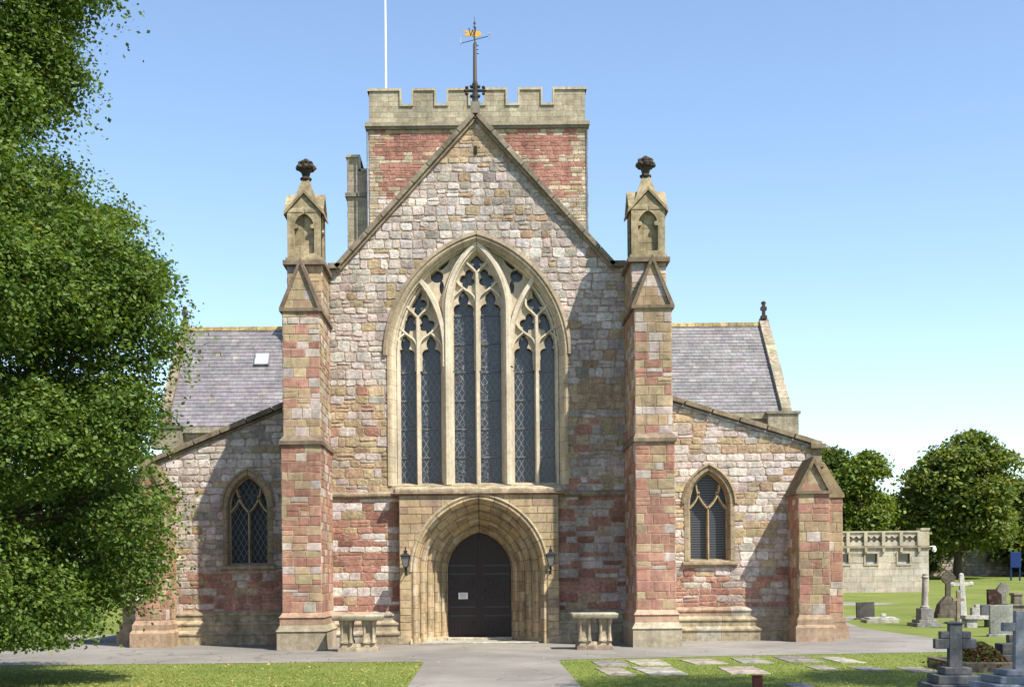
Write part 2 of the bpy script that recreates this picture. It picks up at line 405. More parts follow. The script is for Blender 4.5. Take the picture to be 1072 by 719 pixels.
def wood_mat():
    m, n, b, N, L = new_mat('dark_door_wood'); tc = N('ShaderNodeTexCoord'); mp = N('ShaderNodeMapping'); mp.inputs['Scale'].default_value = (14, 2, 1.2); L(tc.outputs['Object'], mp.inputs[0])
    nz = N('ShaderNodeTexNoise'); nz.inputs['Scale'].default_value = 3; nz.inputs['Detail'].default_value = 6; L(mp.outputs[0], nz.inputs['Vector'])
    r = N('ShaderNodeValToRGB'); r.color_ramp.elements[0].color = (.010, .006, .005, 1); r.color_ramp.elements[1].color = (.035, .017, .013, 1); L(nz.outputs[0], r.inputs[0]); L(r.outputs[0], b.inputs['Base Color'])
    b.inputs['Roughness'].default_value = .6; return m
M['wood'] = wood_mat()
def leaf_mat(name, trans=.35):
    m, n, b, N, L = new_mat(name)
    at_ = N('ShaderNodeAttribute'); at_.attribute_name = 'tint'
    L(at_.outputs['Color'], b.inputs['Base Color']); b.inputs['Roughness'].default_value = .55; b.inputs['Specular IOR Level'].default_value = .25
    tr = N('ShaderNodeBsdfTranslucent'); vm = N('ShaderNodeVectorMath'); vm.operation = 'MULTIPLY'; vm.inputs[1].default_value = (1.5, 1.4, .5); L(at_.outputs['Color'], vm.inputs[0]); L(vm.outputs[0], tr.inputs[0])
    ms = N('ShaderNodeMixShader'); ms.inputs[0].default_value = trans; L(b.outputs[0], ms.inputs[1]); L(tr.outputs[0], ms.inputs[2])
    L(ms.outputs[0], n.nodes['Material Output'].inputs['Surface']); return m
M['leaf'] = leaf_mat('leaf')
M['grass_blade'] = leaf_mat('grass_blade', .3)
def grass_mat():
    m, n, b, N, L = new_mat('lawn'); tc = N('ShaderNodeTexCoord')
    a = N('ShaderNodeTexNoise'); a.inputs['Scale'].default_value = .35; a.inputs['Detail'].default_value = 5; L(tc.outputs['Object'], a.inputs['Vector'])
    c = N('ShaderNodeTexNoise'); c.inputs['Scale'].default_value = 26; c.inputs['Detail'].default_value = 5; c.inputs['Roughness'].default_value = .8; L(tc.outputs['Object'], c.inputs['Vector'])
    r = N('ShaderNodeValToRGB'); e = r.color_ramp.elements; e[0].position = .32; e[0].color = (.075, .125, .022, 1); e[1].position = .68; e[1].color = (.215, .23, .065, 1)
    q = N('ShaderNodeMix'); q.inputs['Factor'].default_value = .55; L(a.outputs[0], q.inputs['A']); L(c.outputs[0], q.inputs['B']); L(q.outputs['Result'], r.inputs[0]); L(r.outputs[0], b.inputs['Base Color'])
    b.inputs['Roughness'].default_value = .9; b.inputs['Specular IOR Level'].default_value = .1
    bp = N('ShaderNodeBump'); bp.inputs['Strength'].default_value = .8; bp.inputs['Distance'].default_value = .03; L(c.outputs[0], bp.inputs['Height']); L(bp.outputs[0], b.inputs['Normal']); return m
M['lawn'] = grass_mat()
def tar_mat():
    m, n, b, N, L = new_mat('tarmac'); tc = N('ShaderNodeTexCoord')
    a = N('ShaderNodeTexNoise'); a.inputs['Scale'].default_value = .8; a.inputs['Detail'].default_value = 7; a.inputs['Roughness'].default_value = .65; L(tc.outputs['Object'], a.inputs['Vector'])
    c = N('ShaderNodeTexNoise'); c.inputs['Scale'].default_value = 60; c.inputs['Detail'].default_value = 3; L(tc.outputs['Object'], c.inputs['Vector'])
    q = N('ShaderNodeMix'); q.inputs['Factor'].default_value = .4; L(a.outputs[0], q.inputs['A']); L(c.outputs[0], q.inputs['B'])
    r = N('ShaderNodeValToRGB'); e = r.color_ramp.elements; e[0].position = .3; e[0].color = (.15, .138, .122, 1); e[1].position = .7; e[1].color = (.275, .255, .228, 1)
    L(q.outputs['Result'], r.inputs[0]); b.inputs['Roughness'].default_value = .9
    wv_ = N('ShaderNodeTexNoise'); wv_.inputs['Scale'].default_value = 1.2; wv_.inputs['Detail'].default_value = 4; L(tc.outputs['Object'], wv_.inputs['Vector'])
    ad = N('ShaderNodeMix'); ad.data_type = 'VECTOR'; ad.inputs['Factor'].default_value = .25; L(tc.outputs['Object'], ad.inputs[4]); L(wv_.outputs['Color'], ad.inputs[5])
    vr = N('ShaderNodeTexVoronoi'); vr.feature = 'DISTANCE_TO_EDGE'; vr.inputs['Scale'].default_value = .55; L(ad.outputs[1], vr.inputs['Vector'])
    ck = N('ShaderNodeMapRange'); ck.inputs[1].default_value = 0; ck.inputs[2].default_value = .012; ck.inputs[3].default_value = .62; ck.inputs[4].default_value = 1; L(vr.outputs['Distance'], ck.inputs[0])
    big = N('ShaderNodeTexNoise'); big.inputs['Scale'].default_value = .22; big.inputs['Detail'].default_value = 5; L(tc.outputs['Object'], big.inputs['Vector'])
    bg = N('ShaderNodeMapRange'); bg.inputs[1].default_value = .4; bg.inputs[2].default_value = .6; bg.inputs[3].default_value = .8; bg.inputs[4].default_value = 1.08; L(big.outputs[0], bg.inputs[0])
    mm = N('ShaderNodeMath'); mm.operation = 'MULTIPLY'; L(ck.outputs[0], mm.inputs[0]); L(bg.outputs[0], mm.inputs[1])
    sc_ = N('ShaderNodeVectorMath'); sc_.operation = 'SCALE'; L(r.outputs[0], sc_.inputs[0]); L(mm.outputs[0], sc_.inputs['Scale']); L(sc_.outputs[0], b.inputs['Base Color'])
    bp = N('ShaderNodeBump'); bp.inputs['Strength'].default_value = .3; bp.inputs['Distance'].default_value = .01; L(c.outputs[0], bp.inputs['Height']); L(bp.outputs[0], b.inputs['Normal']); return m
M['tarmac'] = tar_mat()

# stone colours (the stones' own)
PALE, WHITE, BUFF, TAN, RED, DRED, GREY = (.50, .43, .385), (.60, .54, .50), (.44, .34, .215), (.40, .29, .19), (.385, .205, .155), (.31, .16, .12), (.36, .325, .285)
MORT = (.42, .31, .235); LIME = (.52, .45, .33); CREAM = (.60, .51, .38)
def pick(rnd, *cw, a=.16):
    t = rnd.random() * sum(x[1] for x in cw)
    for c, k in cw:
        t -= k
        if t <= 0: return jit(c, a, rnd)
    return jit(cw[-1][0], a, rnd)

# ================================================================== GROUND
def ground_sheet(name, mat, xs, ys, dz):
    mb = MB()
    for i in range(len(xs) - 1):
        for j in range(len(ys) - 1):
            mb.face([(xs[i], ys[j], gz(ys[j]) + dz), (xs[i + 1], ys[j], gz(ys[j]) + dz), (xs[i + 1], ys[j + 1], gz(ys[j + 1]) + dz), (xs[i], ys[j + 1], gz(ys[j + 1]) + dz)])
    return mb.build(name, mat)
kind(ground_sheet('ground', M['lawn'], [-1500, -60, 0, 60, 1500], [-400, -40, 0, 8, 20, 40, 70, 100, 118, 1800], 0), 'structure')
XC = -0.12
p = MB()
def gpoly(pts, z): p.face([(x, y, gz(y) + z) for x, y in pts])
# the drive along the west front, with rounded lawn corners, and the walk to it
def corner(cx, cy, r, a0, a1, n=6): return [(cx + r * math.cos(R(a0 + (a1 - a0) * i / n)), cy + r * math.sin(R(a0 + (a1 - a0) * i / n))) for i in range(n + 1)]
gpoly([(-45, -8.3), (-2.1, -8.0)] + corner(-2.0, -8.6, .6, 90, 0)[1:] + [(-1.4, -40), (1.72, -40)] + [(1.74, -9.2)] + corner(2.34, -8.3, .6, 180, 90)[1:] + [(6.2, -6.9), (11, -6.2), (12.8, -5.9), (13.6, -4.6), (13.7, 0), (13.7, 8), (-13, 8), (-45, 6.2)], .006)
gpoly([(10.5, 8), (13.7, 8), (14.2, 12), (16, 15), (14, 17), (10.5, 16)], .006)
gpoly([(11, 24.5), (19, 24.5), (21, 26), (19, 27.6), (11, 27.6)], .006)
kind(p.build('path', M['tarmac']), 'structure')

# ================================================================== CATHEDRAL
cath = thing('cathedral', 'large gabled sandstone cathedral front with tall traceried window, buttresses and square tower behind', 'cathedral')

def nave_col(u, v, rnd, prev):
    x = u - XC
    if v < 4.45:
        if abs(x) > 2.2 and x < 0: return pick(rnd, (RED, 5), (DRED, 1.5), (WHITE, 3.2), (BUFF, .8))
        return pick(rnd, (RED, 4), (DRED, 2.2), (PALE, 3), (BUFF, .6))
    if x < -2.6 and v < 7.5 + rnd.uniform(-.3, .3): return pick(rnd, (BUFF, 5), (TAN, 3), (PALE, 2.2), (RED, .5))
    if x > 2.6 and v < 7.8 + rnd.uniform(-.15, .15):
        if v > 7.05: return pick(rnd, (BUFF, 6), (TAN, 3), (GREY, 1))
        return pick(rnd, (PALE, 4.5), (GREY, 2), (BUFF, 3), (RED, 1.6))
    if v > 14.3: return pick(rnd, (BUFF, 4), (TAN, 3), (PALE, 2))
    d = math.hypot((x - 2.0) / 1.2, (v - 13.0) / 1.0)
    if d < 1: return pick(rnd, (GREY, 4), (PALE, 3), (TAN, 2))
    return pick(rnd, (WHITE, 4.5), (PALE, 4.5), (GREY, .9), (BUFF, .45), (TAN, .25))

# great window geometry
WH, WSILL, WSPR, WAPEX = 2.60, 4.72, 8.62, 12.08
WC = arch_c(WH, WAPEX - WSPR)
win_hole = arch_poly(XC, WH, WSILL, WSPR, WC, 12)
win_mid = arch_poly(XC, WH + .06, WSILL - .05, WSPR, WC, 10)
NX0, NX1 = -4.55, 4.32
gable = [(NX0, .9), (NX1, .9), (NX1, 11.2), (XC + 4.05, 11.2), (XC, 15.72), (XC - 4.15, 11.2), (NX0, 11.2)]
door_out = [(x, max(z, .85)) for x, z in arch_poly(XC, 2.37, .85, 4.45, .01, 1)]
fr0 = front(0)
mb = MB()
# mortar bed with the real openings
tri_out = gable
tri_out = [(NX0, .9), (XC - 2.3, .9), (XC - 2.3, 4.40), (XC + 2.3, 4.40), (XC + 2.3, .9)] + gable[1:]
tri = tessellate_polygon([[Vector((a, b, 0)) for a, b in tri_out], [Vector((a, b, 0)) for a, b in win_hole]])
flat = tri_out + win_hole
mb.mesh([fr0(a, b, 0) for a, b in flat], [tuple(t) for t in tri], MORT)
rn = random.Random(11)
kw = dict(gap=.024, relief=.015, bev=.016, rough=.018, rnd=rn, wob=.012)
main_out = [(NX0, 4.5), (NX1, 4.5), (NX1, 11.2), (XC + 4.05, 11.2), (XC, 15.7), (XC - 4.15, 11.2), (NX0, 11.2)]
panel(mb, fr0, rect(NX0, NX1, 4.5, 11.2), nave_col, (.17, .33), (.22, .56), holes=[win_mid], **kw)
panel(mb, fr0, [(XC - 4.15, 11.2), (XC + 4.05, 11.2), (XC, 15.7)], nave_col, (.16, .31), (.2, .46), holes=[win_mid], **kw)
for a, b in ((NX0, XC - 2.36), (XC + 2.36, NX1)):
    panel(mb, fr0, rect(a, b, .98, 4.36), nave_col, (.17, .30), (.3, .75), gap=.016, relief=.014, bev=.012, rough=.01, rnd=rn)
wall = mb.build('nave_wall', M['rubble'], cath)
# slit in the gable head: near-black block, its inner shade put into the colour
s = MB(); s.box(XC - .04, XC + .04, -.047, -.02, 14.6, 14.85, (.01, .01, .01)); s.build('slit_dark_block', M['ashlar'], wall)

# gable coping with its kneelers
def slope_bar(mb, x0, z0, x1, z1, th, y0, y1, col):
    d = Vector((x1 - x0, z1 - z0)).normalized(); m = Vector((-d.y, d.x)); m = m if m.y > 0 else -m
    mb.prism_y([(x0, z0), (x1, z1), (x1 + m.x * th, z1 + m.y * th), (x0 + m.x * th, z0 + m.y * th)], y0, y1, col)
cp = MB(); cc = (.27, .225, .165)
for sx, hw in ((-1, 4.15), (1, 4.05)):
    n = 9
    for i in range(n):
        t0, t1 = i / n, (i + 1) / n - .004
        slope_bar(cp, XC + sx * hw * (1 - t0), 11.2 + 4.52 * t0, XC + sx * hw * (1 - t1), 11.2 + 4.52 * t1, .14, -.20, .5, jit(cc, .15))
    slope_bar(cp, XC + sx * hw, 11.08, XC, 15.6, .1, -.11, .3, (.33, .25, .17))
cp.box(NX0, XC - 4.06, -.2, .5, 11.2, 11.36, cc); cp.box(XC + 3.97, NX1, -.2, .5, 11.2, 11.36, cc)
cp.build('gable_coping', M['weathered'], cath, bevel=.006)
# apex stone and leafy iron cross
fin = MB(); fc = (.06, .055, .05)
fin.box(XC - .14, XC + .14, -.2, .14, 15.78, 16.12, (.25, .22, .17))
fin.lathe([(.08, 16.12), (.10, 16.3), (.07, 16.5), (.09, 16.7), (.05, 16.8)], XC, -.03, 8, fc)
for dx in (-1, 1):
    fin.tube([(XC, -.03, 16.5), (XC + dx * .26, -.03, 16.5)], [.06, .045], 8, fc)
    for q in ((.29, 0), (.25, .09), (.25, -.09)): fin.blob((XC + dx * q[0], -.03, 16.5 + q[1]), (.055, .07, .05), fc)
for q in (.3, .6): 
    for dx in (-1, 1): fin.blob((XC + dx * .11, -.03, 16.05 + q * .95), (.055, .07, .05), fc)
fin.build('apex_cross', M['grave'], cath)

# ---------------- great west window
frw = front(0)
wnd = MB()
def lime(o, t, rnd, p_): return jit((.44, .37, .26), .14, rnd)
rn = random.Random(5)
sweep_arch(wnd, fr0, XC, WH, WSILL, WSPR, WC, [(.10, .0), (.10, .05), (.03, .055), (-.02, .02), (-.05, -.08), (-.09, -.10), (-.11, -.22), (-.14, -.24), (-.155, -.30), (-.16, -.74)], lambda o, t, r, q: jit(LIME if o < .1 else (.42, .34, .23), .1, r), rn, jh=.42)
sweep_arch(wnd, fr0, XC, WH + .09, WSILL, WSPR, WC, [(.14, .0), (.13, .07), (.03, .09), (-.01, .04), (-.01, 0)], lambda o, t, r, q: jit((.36, .29, .2), .12, r), rn, jh=.5, arc_only=True)
gw = wnd.build('great_window', M['tracery'], cath)
# tracery plate, pierced
rc = dict(lights=[(-2.165, .275, 9.22), (-1.39, .28, 9.22), (-.405, .305, 10.56), (.405, .305, 10.56), (1.39, .28, 9.22), (2.165, .275, 9.22)])
def circ(U, V, cx, cy, r): return np.hypot(U - cx, V - cy) - r
def ell(U, V, cx, cy, a, b): return (np.hypot((U - cx) / a, (V - cy) / b) - 1) * min(a, b)
def light_hole(U, V, cx, hw, top, bottom=0):
    body = np.maximum(np.abs(U - cx) - hw, np.maximum(V - (top - .70), bottom - V))
    k = hw / .28
    h = np.minimum(ell(U, V, cx, top - .2, .145 * k, .2), np.minimum(circ(U, V, cx - .115 * k, top - .52, .165 * k), circ(U, V, cx + .115 * k, top - .52, .165 * k)))
    h = np.minimum(h, np.maximum(np.abs(U - cx) - hw * .95, np.abs(V - (top - .66)) - .1))
    return np.minimum(body, h)
def quatre(U, V, cx, cy, s=1):
    h = np.minimum(circ(U, V, cx - .135 * s, cy, .12 * s), circ(U, V, cx + .135 * s, cy, .12 * s))
    h = np.minimum(h, ell(U, V, cx, cy + .26 * s, .115 * s, .20 * s)); return np.minimum(np.minimum(h, ell(U, V, cx, cy - .25 * s, .105 * s, .18 * s)), ell(U, V, cx, cy, .12 * s, .12 * s))
def mouch(U, V, cx, cy, sg, s=1):
    t = R(28) * sg; u = (U - cx) * math.cos(t) + (V - cy) * math.sin(t); v = -(U - cx) * math.sin(t) + (V - cy) * math.cos(t)
    h = np.minimum(ell(u, v, 0, .17 * s, .11 * s, .14 * s), np.minimum(circ(u, v, -.1 * s, -.02 * s, .115 * s), circ(u, v, .1 * s, -.02 * s, .115 * s)))
    return np.minimum(h, ell(u, v, 0, -.2 * s, .085 * s, .22 * s))
def in_arch(U, V, half, spr, c):
    Rr = half + c
    d = np.maximum(np.hypot(U + c, V - spr) - Rr, np.hypot(U - c, V - spr) - Rr)
    return np.where(V < spr, np.abs(U) - half, d)
def trac(U, V):
    solid = in_arch(U, V, WH - .14, WSPR, WC)
    holes = np.full_like(U, 9.0)
    for cx, hw, top in rc['lights']: holes = np.minimum(holes, light_hole(U, V, cx, hw, top))
    for sg in (-1, 1):
        holes = np.minimum(holes, quatre(U, V, sg * 1.79, 10.24, 1.06))
        for e in (-1, 1): holes = np.minimum(holes, mouch(U, V, sg * 1.79 + e * .27, 9.60, e * .7, 1.1))
        holes = np.minimum(holes, mouch(U, V, sg * .29, 10.95, sg * .7, 1.1))
        sp = np.minimum(circ(U, V, sg * 1.20, 11.05, .19), ell(U, V, sg * 1.06, 10.72, .07, .20))
        t = R(38) * sg; u = (U - sg * .98) * math.cos(t) + (V - 11.45) * math.sin(t); v = -(U - sg * .98) * math.sin(t) + (V - 11.45) * math.cos(t)
        holes = np.minimum(holes, np.minimum(sp, ell(u, v, 0, 0, .10, .25)))
    holes = np.minimum(holes, quatre(U, V, 0, 11.56, 1.06))
    return np.maximum(solid, -holes)
pl = MB(); frc = front(0, XC, 0)
plate(pl, frc, trac, -2.6, 2.6, 8.2, 12.3, .022, -.36, -.52, (.50, .42, .31))
pl.build('tracery', M['tracery'], gw)
mu = MB(); lc = (.62, .54, .42)
def arcpts(x0, z0, x1, z1, bulge, n=12):
    P0, P1 = Vector((x0, z0)), Vector((x1, z1)); d = P1 - P0; m = Vector((-d.y, d.x)).normalized()
    return [tuple(P0 + d * (i / n) + m * bulge * 4 * (i / n) * (1 - i / n)) for i in range(n + 1)]
def rib(pts, wb, wt, nb, nt_): bar(mu, frc, pts, wb, wt, nb, nt_, jit(lc, .06))
for sg in (-1, 1):
    a = []
    h, sp, ap = .91, 10.0, 11.98; c = arch_c(h, ap - sp); Rr = h + c; top = math.acos(c / Rr)
    ctr = [(sg * (-c + Rr * math.cos(top * i / 16)), sp + Rr * math.sin(top * i / 16)) for i in range(17)]
    rib([(sg * .91, 4.75), (sg * .91, sp)] + ctr[1:], .40, .20, -.50, -.13)
    rib([(sg * .91, 4.75), (sg * .91, sp)] + ctr[1:], .16, .09, -.14, -.06)
    # inner branch of each side arch
    br = arcpts(sg * .98, 8.75, sg * 1.70, 10.90, -.17 * sg * -1 if False else (.20 if sg < 0 else -.20) * -1, 12)
    rib([(sg * .98, 8.3)] + br, .27, .12, -.50, -.11)
    oc = [(sg * (-WC + (WH + WC - .20) * math.cos(t)), WSPR + (WH + WC - .20) * math.sin(t)) for t in np.linspace(0, .72, 10)]
    rib([(sg * (WH - .20), 4.75)] + oc, .14, .06, -.50, -.28)
def smooth(P, n=4):
    out = []
    for i in range(len(P) - 1):
        p0, p1, p2, p3 = P[max(i - 1, 0)], P[i], P[i + 1], P[min(i + 2, len(P) - 1)]
        for j in range(n):
            t = j / n; out.append(tuple(.5 * (2 * p1[k] + (p2[k] - p0[k]) * t + (2 * p0[k] - 5 * p1[k] + 4 * p2[k] - p3[k]) * t * t + (3 * p1[k] - p0[k] - 3 * p2[k] + p3[k]) * t ** 3) for k in (0, 1)))
    return out + [P[-1]]
def pair(uc, e, hw, top, qz, qs, armz, armx):
    rib([(uc, 4.75), (uc, top + .62)], .15, .07, -.50, -.24)
    for s_ in (-1, 1):
        k = e / .385
        # arms parting round the quatrefoil
        rib(smooth([(uc, top + .58), (uc + s_ * .10, top + .70), (uc + s_ * .30, top + .90), (uc + s_ * .31, top + 1.12), (uc + s_ * .17, top + 1.45), (uc + s_ * .02, top + 1.66)]), .11, .05, -.48, -.26)
        # head of each light, running on upward outside the mouchette
        rib(smooth([(uc, top - .42), (uc + s_ * .10 * k, top - .10), (uc + s_ * .385 * k, top + .13), (uc + s_ * .58 * k, top + .34), (uc + s_ * .66 * k, top + .62)]), .11, .05, -.48, -.27)
        rib(smooth([(uc + s_ * .75 * k, top - .5), (uc + s_ * .66 * k, top - .14), (uc + s_ * .40 * k, top + .12)]), .10, .045, -.48, -.27)
for sg in (-1, 1): pair(sg * 1.79, .385, .275, 9.22, 10.24, 1, 10.22, .34)
pair(0, .405, .305, 10.56, 11.5, 1, 11.5, .30)
mu.build('mullion', M['tracery'], gw)
for cx, hw, mt, zt in ((-1.775, .70, 'quarry_glass', 10.75), (0, .75, 'figure_glass', 12.0), (1.775, .70, 'quarry_glass', 10.75)):
    g = MB(); g.box(XC + cx - hw, XC + cx + hw, .60, .63, 4.7, zt); g.build('glass', M[mt], gw)
for sg in (-1, 1):
    g = MB(); g.box(XC + sg * 1.05 - .32, XC + sg * 1.05 + .32, .65, .68, 10.3, 11.9); g.build('glass', M['quarry_glass'], gw)
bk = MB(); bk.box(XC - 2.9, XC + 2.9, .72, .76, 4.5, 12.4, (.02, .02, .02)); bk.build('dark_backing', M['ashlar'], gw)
# saddle bars
for cx, hw, top in rc['lights']:
    z = 5.6
    while z < top - .4:
        sb = MB(); sb.box(XC + cx - hw, XC + cx + hw, .56, .575, z, z + .022, (.22, .22, .22)); sb.build('saddle_bar', M['ashlar'], gw); z += .86
sl = MB(); rn = random.Random(3)
sl.prism_x([(.72, 4.83), (.72, 4.40), (-.02, 4.40), (-.02, 4.50), (-.40, 4.50), (-.40, 4.60), (.5, 4.83)], XC - 2.48, XC + 2.48, (.47, .40, .28)); sl.prism_x([(0, 4.42), (-.42, 4.42), (-.47, 4.46), (-.42, 4.498), (0, 4.498)], XC - 2.60, XC + 2.60, (.28, .19, .14))
sl.build('window_sill', M['weathered'], gw, bevel=.012)

# string courses on the nave wall
for a, b in ((NX0, XC - 2.56), (XC + 2.56, NX1)):
    st = MB(); st.prism_x([(.1, 4.36), (-.05, 4.36), (-.12, 4.42), (-.12, 4.48), (.0, 4.56), (.1, 4.56)], a, b, (.30, .24, .17))
    st.build('string_course', M['weathered'], cath)

def plinth(mb, x0, x1, Y, rnd, heights=(.44, .74, 1.0), outs=(.34, .24, .12), col=(.42, .35, .24)):
    z = 0
    for h, o in zip(heights, outs):
        x = x0
        while x < x1 - .05:
            w_ = rnd.uniform(.7, 1.5)
            if x1 - x - w_ < .5: w_ = x1 - x
            c = jit(pick(rnd, (col, 5), ((.42, .29, .21), .6), ((.45, .41, .34), 1.5), a=.08), .06, rnd)
            mb.prism_x([(Y + .02, z - (.05 if z == 0 else 0)), (Y - o, z - (.05 if z == 0 else 0)), (Y - o, h - .14), (Y - o - .035, h - .13), (Y - o - .035, h - .085), (Y - o + .11, h), (Y + .02, h)], x, x + w_ - .008, c)
            x += w_
        z = h
rn = random.Random(8)
for a, b in ((NX0, XC - 2.36), (XC + 2.36, NX1)):
    pm = MB(); plinth(pm, a, b, 0, rn, (.42, .72, .98), (.40, .28, .14)); pm.build('plinth', M['weathered'], cath)

# ---------------- west doorway
PY = -.36; frp = front(PY); DA, DSPR, DCO = .99, 2.15, .26
dw = MB(); rn = random.Random(21)
def portal_col(u, v, rnd, prev): return pick(rnd, (BUFF, 3), ((.49, .375, .225), 4), ((.42, .33, .21), 2), ((.37, .27, .19), 1), a=.1)
outer = arch_poly(XC, DA + 1.0, -.1, DSPR, DCO, 12)
outl = rect(XC - 2.36, XC + 2.36, 0, 4.42)
hole = [(x, max(z, .001)) for x, z in arch_poly(XC, DA + 1.0, .001, DSPR, DCO, 12)]
L_ = [(XC - 2.36, 0), (XC - 1.99, 0)] + [q for q in reversed(hole[2:])][:0]
arcp = hole[2:]                           # right springing ... apex ... left springing
conc = [(XC + 2.36, 0), (XC + 2.36, 4.42), (XC - 2.36, 4.42), (XC - 2.36, 0), (XC - 1.99, 0)] + list(reversed(arcp)) + [(XC + 1.99, 0)]
tri = tessellate_polygon([[Vector((a, b, 0)) for a, b in conc]]); dw.mesh([frp(a, b, 0) for a, b in conc], [tuple(t) for t in tri], (.28, .21, .13))
panel(dw, frp, outl, portal_col, (.2, .32), (.35, .8), gap=.018, relief=.012, bev=.006, rnd=rn, holes=[arch_poly(XC, DA + 1.03, -.2, DSPR, DCO, 12)])
for X_, f_ in ((XC - 2.36, west_left), (XC + 2.36, west_right)):
    panel(dw, f_(X_), rect(PY, .02, 0, 4.42), portal_col, (.2, .32), (.3, .4), gap=.010, relief=.006, bev=.006, rnd=rn, mort=(.28, .21, .13))
pcol = lambda o, t, r, q: jit(pick(r, ((.49, .375, .225), 5), (BUFF, 2), ((.37, .275, .185), 1.8), ((.53, .44, .32), 1.5), a=.1), .08, r)
for k in range(5):
    o, n_ = 1.0 - .2 * k, -.38 * k
    prof = [(o, n_), (o - .03, n_ + .028), (o - .075, n_ + .03), (o - .105, n_ - .02), (o - .10, n_ - .13), (o - .15, n_ - .17), (o - .17, n_ - .33), (o - .2, n_ - .38)]
    if k == 4: prof += [(0, -2.1)]
    sweep_arch(dw, frp, XC, DA, 0, DSPR, DCO, prof, pcol, rn, jh=(.36, .31, .34, .29, .32)[k], joint=.016)
sweep_arch(dw, frp, XC, DA + 1.0, 0, DSPR, DCO, [(.09, 0), (.09, .035), (.045, .06), (.0, .035), (0, 0)], lambda o, t, r, q: jit((.44, .36, .24), .1, r), rn, jh=.45, arc_only=True)
doorway = dw.build('doorway', M['ashlar'], cath)
# pier bases and step
ps = MB()
for sg in (-1, 1):
    a, b = sorted((XC + sg * 1.06, XC + sg * 2.02)); 
    ps.hexa([(XC + sg * 2.05, PY - .14, 0), (XC + sg * 2.05, 1.5, 0), (XC + sg * .97, 1.5, 0), (XC + sg * .97, 1.28, 0)], [(XC + sg * 2.05, PY - .10, .16), (XC + sg * 2.05, 1.5, .16), (XC + sg * .97, 1.5, .16), (XC + sg * .97, 1.32, .16)], (.45, .38, .26))
    a, b = sorted((XC + sg * 2.06, XC + sg * 2.42)); ps.box(a, b, PY - .05, .02, 0, .22, (.4, .33, .22))
ps.box(XC - 1.0, XC + 1.0, 1.1, 1.75, 0, .12, (.5, .45, .36)); ps.box(XC - 1.75, XC + 1.75, PY, 1.1, 0, .045, (.40, .38, .33))
ps.build('door_step', M['ashlar'], doorway, bevel=.02)
# two door leaves with iron work
DY = PY + 1.98
def leaf(sg):
    pts = [(XC + sg * .01, .13), (XC + sg * .985, .13)]
    for i in range(11):
        t = math.acos(DCO / (DA + DCO)) * i / 10; pts.append((XC + sg * max(.01, -DCO + (DA - .005 + DCO) * math.cos(t)), DSPR + (DA - .005 + DCO) * math.sin(t)))
    m_ = MB(); m_.prism_y(pts, DY, DY + .08)
    for i in range(1, 8):
        x = XC + sg * i * .122; hmax = DSPR + math.sqrt(max(.0, (DA + DCO) ** 2 - (abs(x - XC) + DCO) ** 2)) - .06
        m_.box(x - .055, x + .055, DY - .012, DY + .004, .16, hmax)
    m_.box(*sorted((XC, XC + sg * .045)), DY - .035, DY + .01, .14, 3.2)
    o = m_.build('door', M['wood'], cath)
    ir = MB()
    for z in (.78, 1.05, 2.08, 2.34):
        ir.box(*sorted((XC + sg * .12, XC + sg * .95)), DY - .028, DY - .010, z - .025, z + .025)
        for i in range(5): ir.box(XC + sg * (.2 + i * .17) - .02, XC + sg * (.2 + i * .17) + .02, DY - .036, DY - .02, z - .02, z + .02)
    def scroll(cx, cz, r, a0, turns, s_):
        P_ = []
        for i in range(22):
            t = i / 21; rr = r * (1 - .75 * t); a = a0 + s_ * turns * 2 * math.pi * t; P_.append((cx + rr * math.cos(a), DY - .02, cz + rr * math.sin(a)))
        ir.tube(P_, .013, 5)
    for z in (.46, 1.42, 1.78):
        for e in (-1, 1): scroll(XC + sg * (.52 + e * .2), z, .15, R(90), 1.1, e); scroll(XC + sg * (.52 + e * .33), z + .1, .07, 0, .9, -e)
    ir.build('hinge_iron', flat_mat('hinge_iron', (.035, .036, .04), .5, 0, .5), o)
    if sg > 0:
        h = MB(); h.lathe([(.05, -.0), (.055, .01), (.03, .02)], 0, 0, 12); k = h.build('handle', M['iron'], o); k.location = (XC + .1, DY - .05, 1.32); k.rotation_euler = (R(90), 0, 0)
for sg in (-1, 1): leaf(sg)
db = MB(); db.box(XC - 1.3, XC + 1.3, DY + .1, DY + .16, 0, 3.9, (.01, .008, .008)); db.build('door_dark_backing', M['wood'], doorway)  # dark sheet added behind the leaves to block sky showing through the gap
nb = MB(); x0, z0 = XC - .66, 1.08 + .22
nb.box(x0, x0 + .29, DY - .05, DY - .042, z0, z0 + .2); no = nb.build('door_notice', M['paper'])
tag(no, 'small white paper notice fixed to the left leaf of the dark church door', 'notice')
tx = MB()
for i, (wd, hh) in enumerate(((.2, .02), (.22, .012), (.18, .012), (.2, .012), (.12, .012))): tx.box(x0 + .145 - wd / 2, x0 + .145 + wd / 2, DY - .053, DY - .051, z0 + .155 - i * .032, z0 + .155 - i * .032 + hh)
tx.build('printed_lines', M['ink'], no)

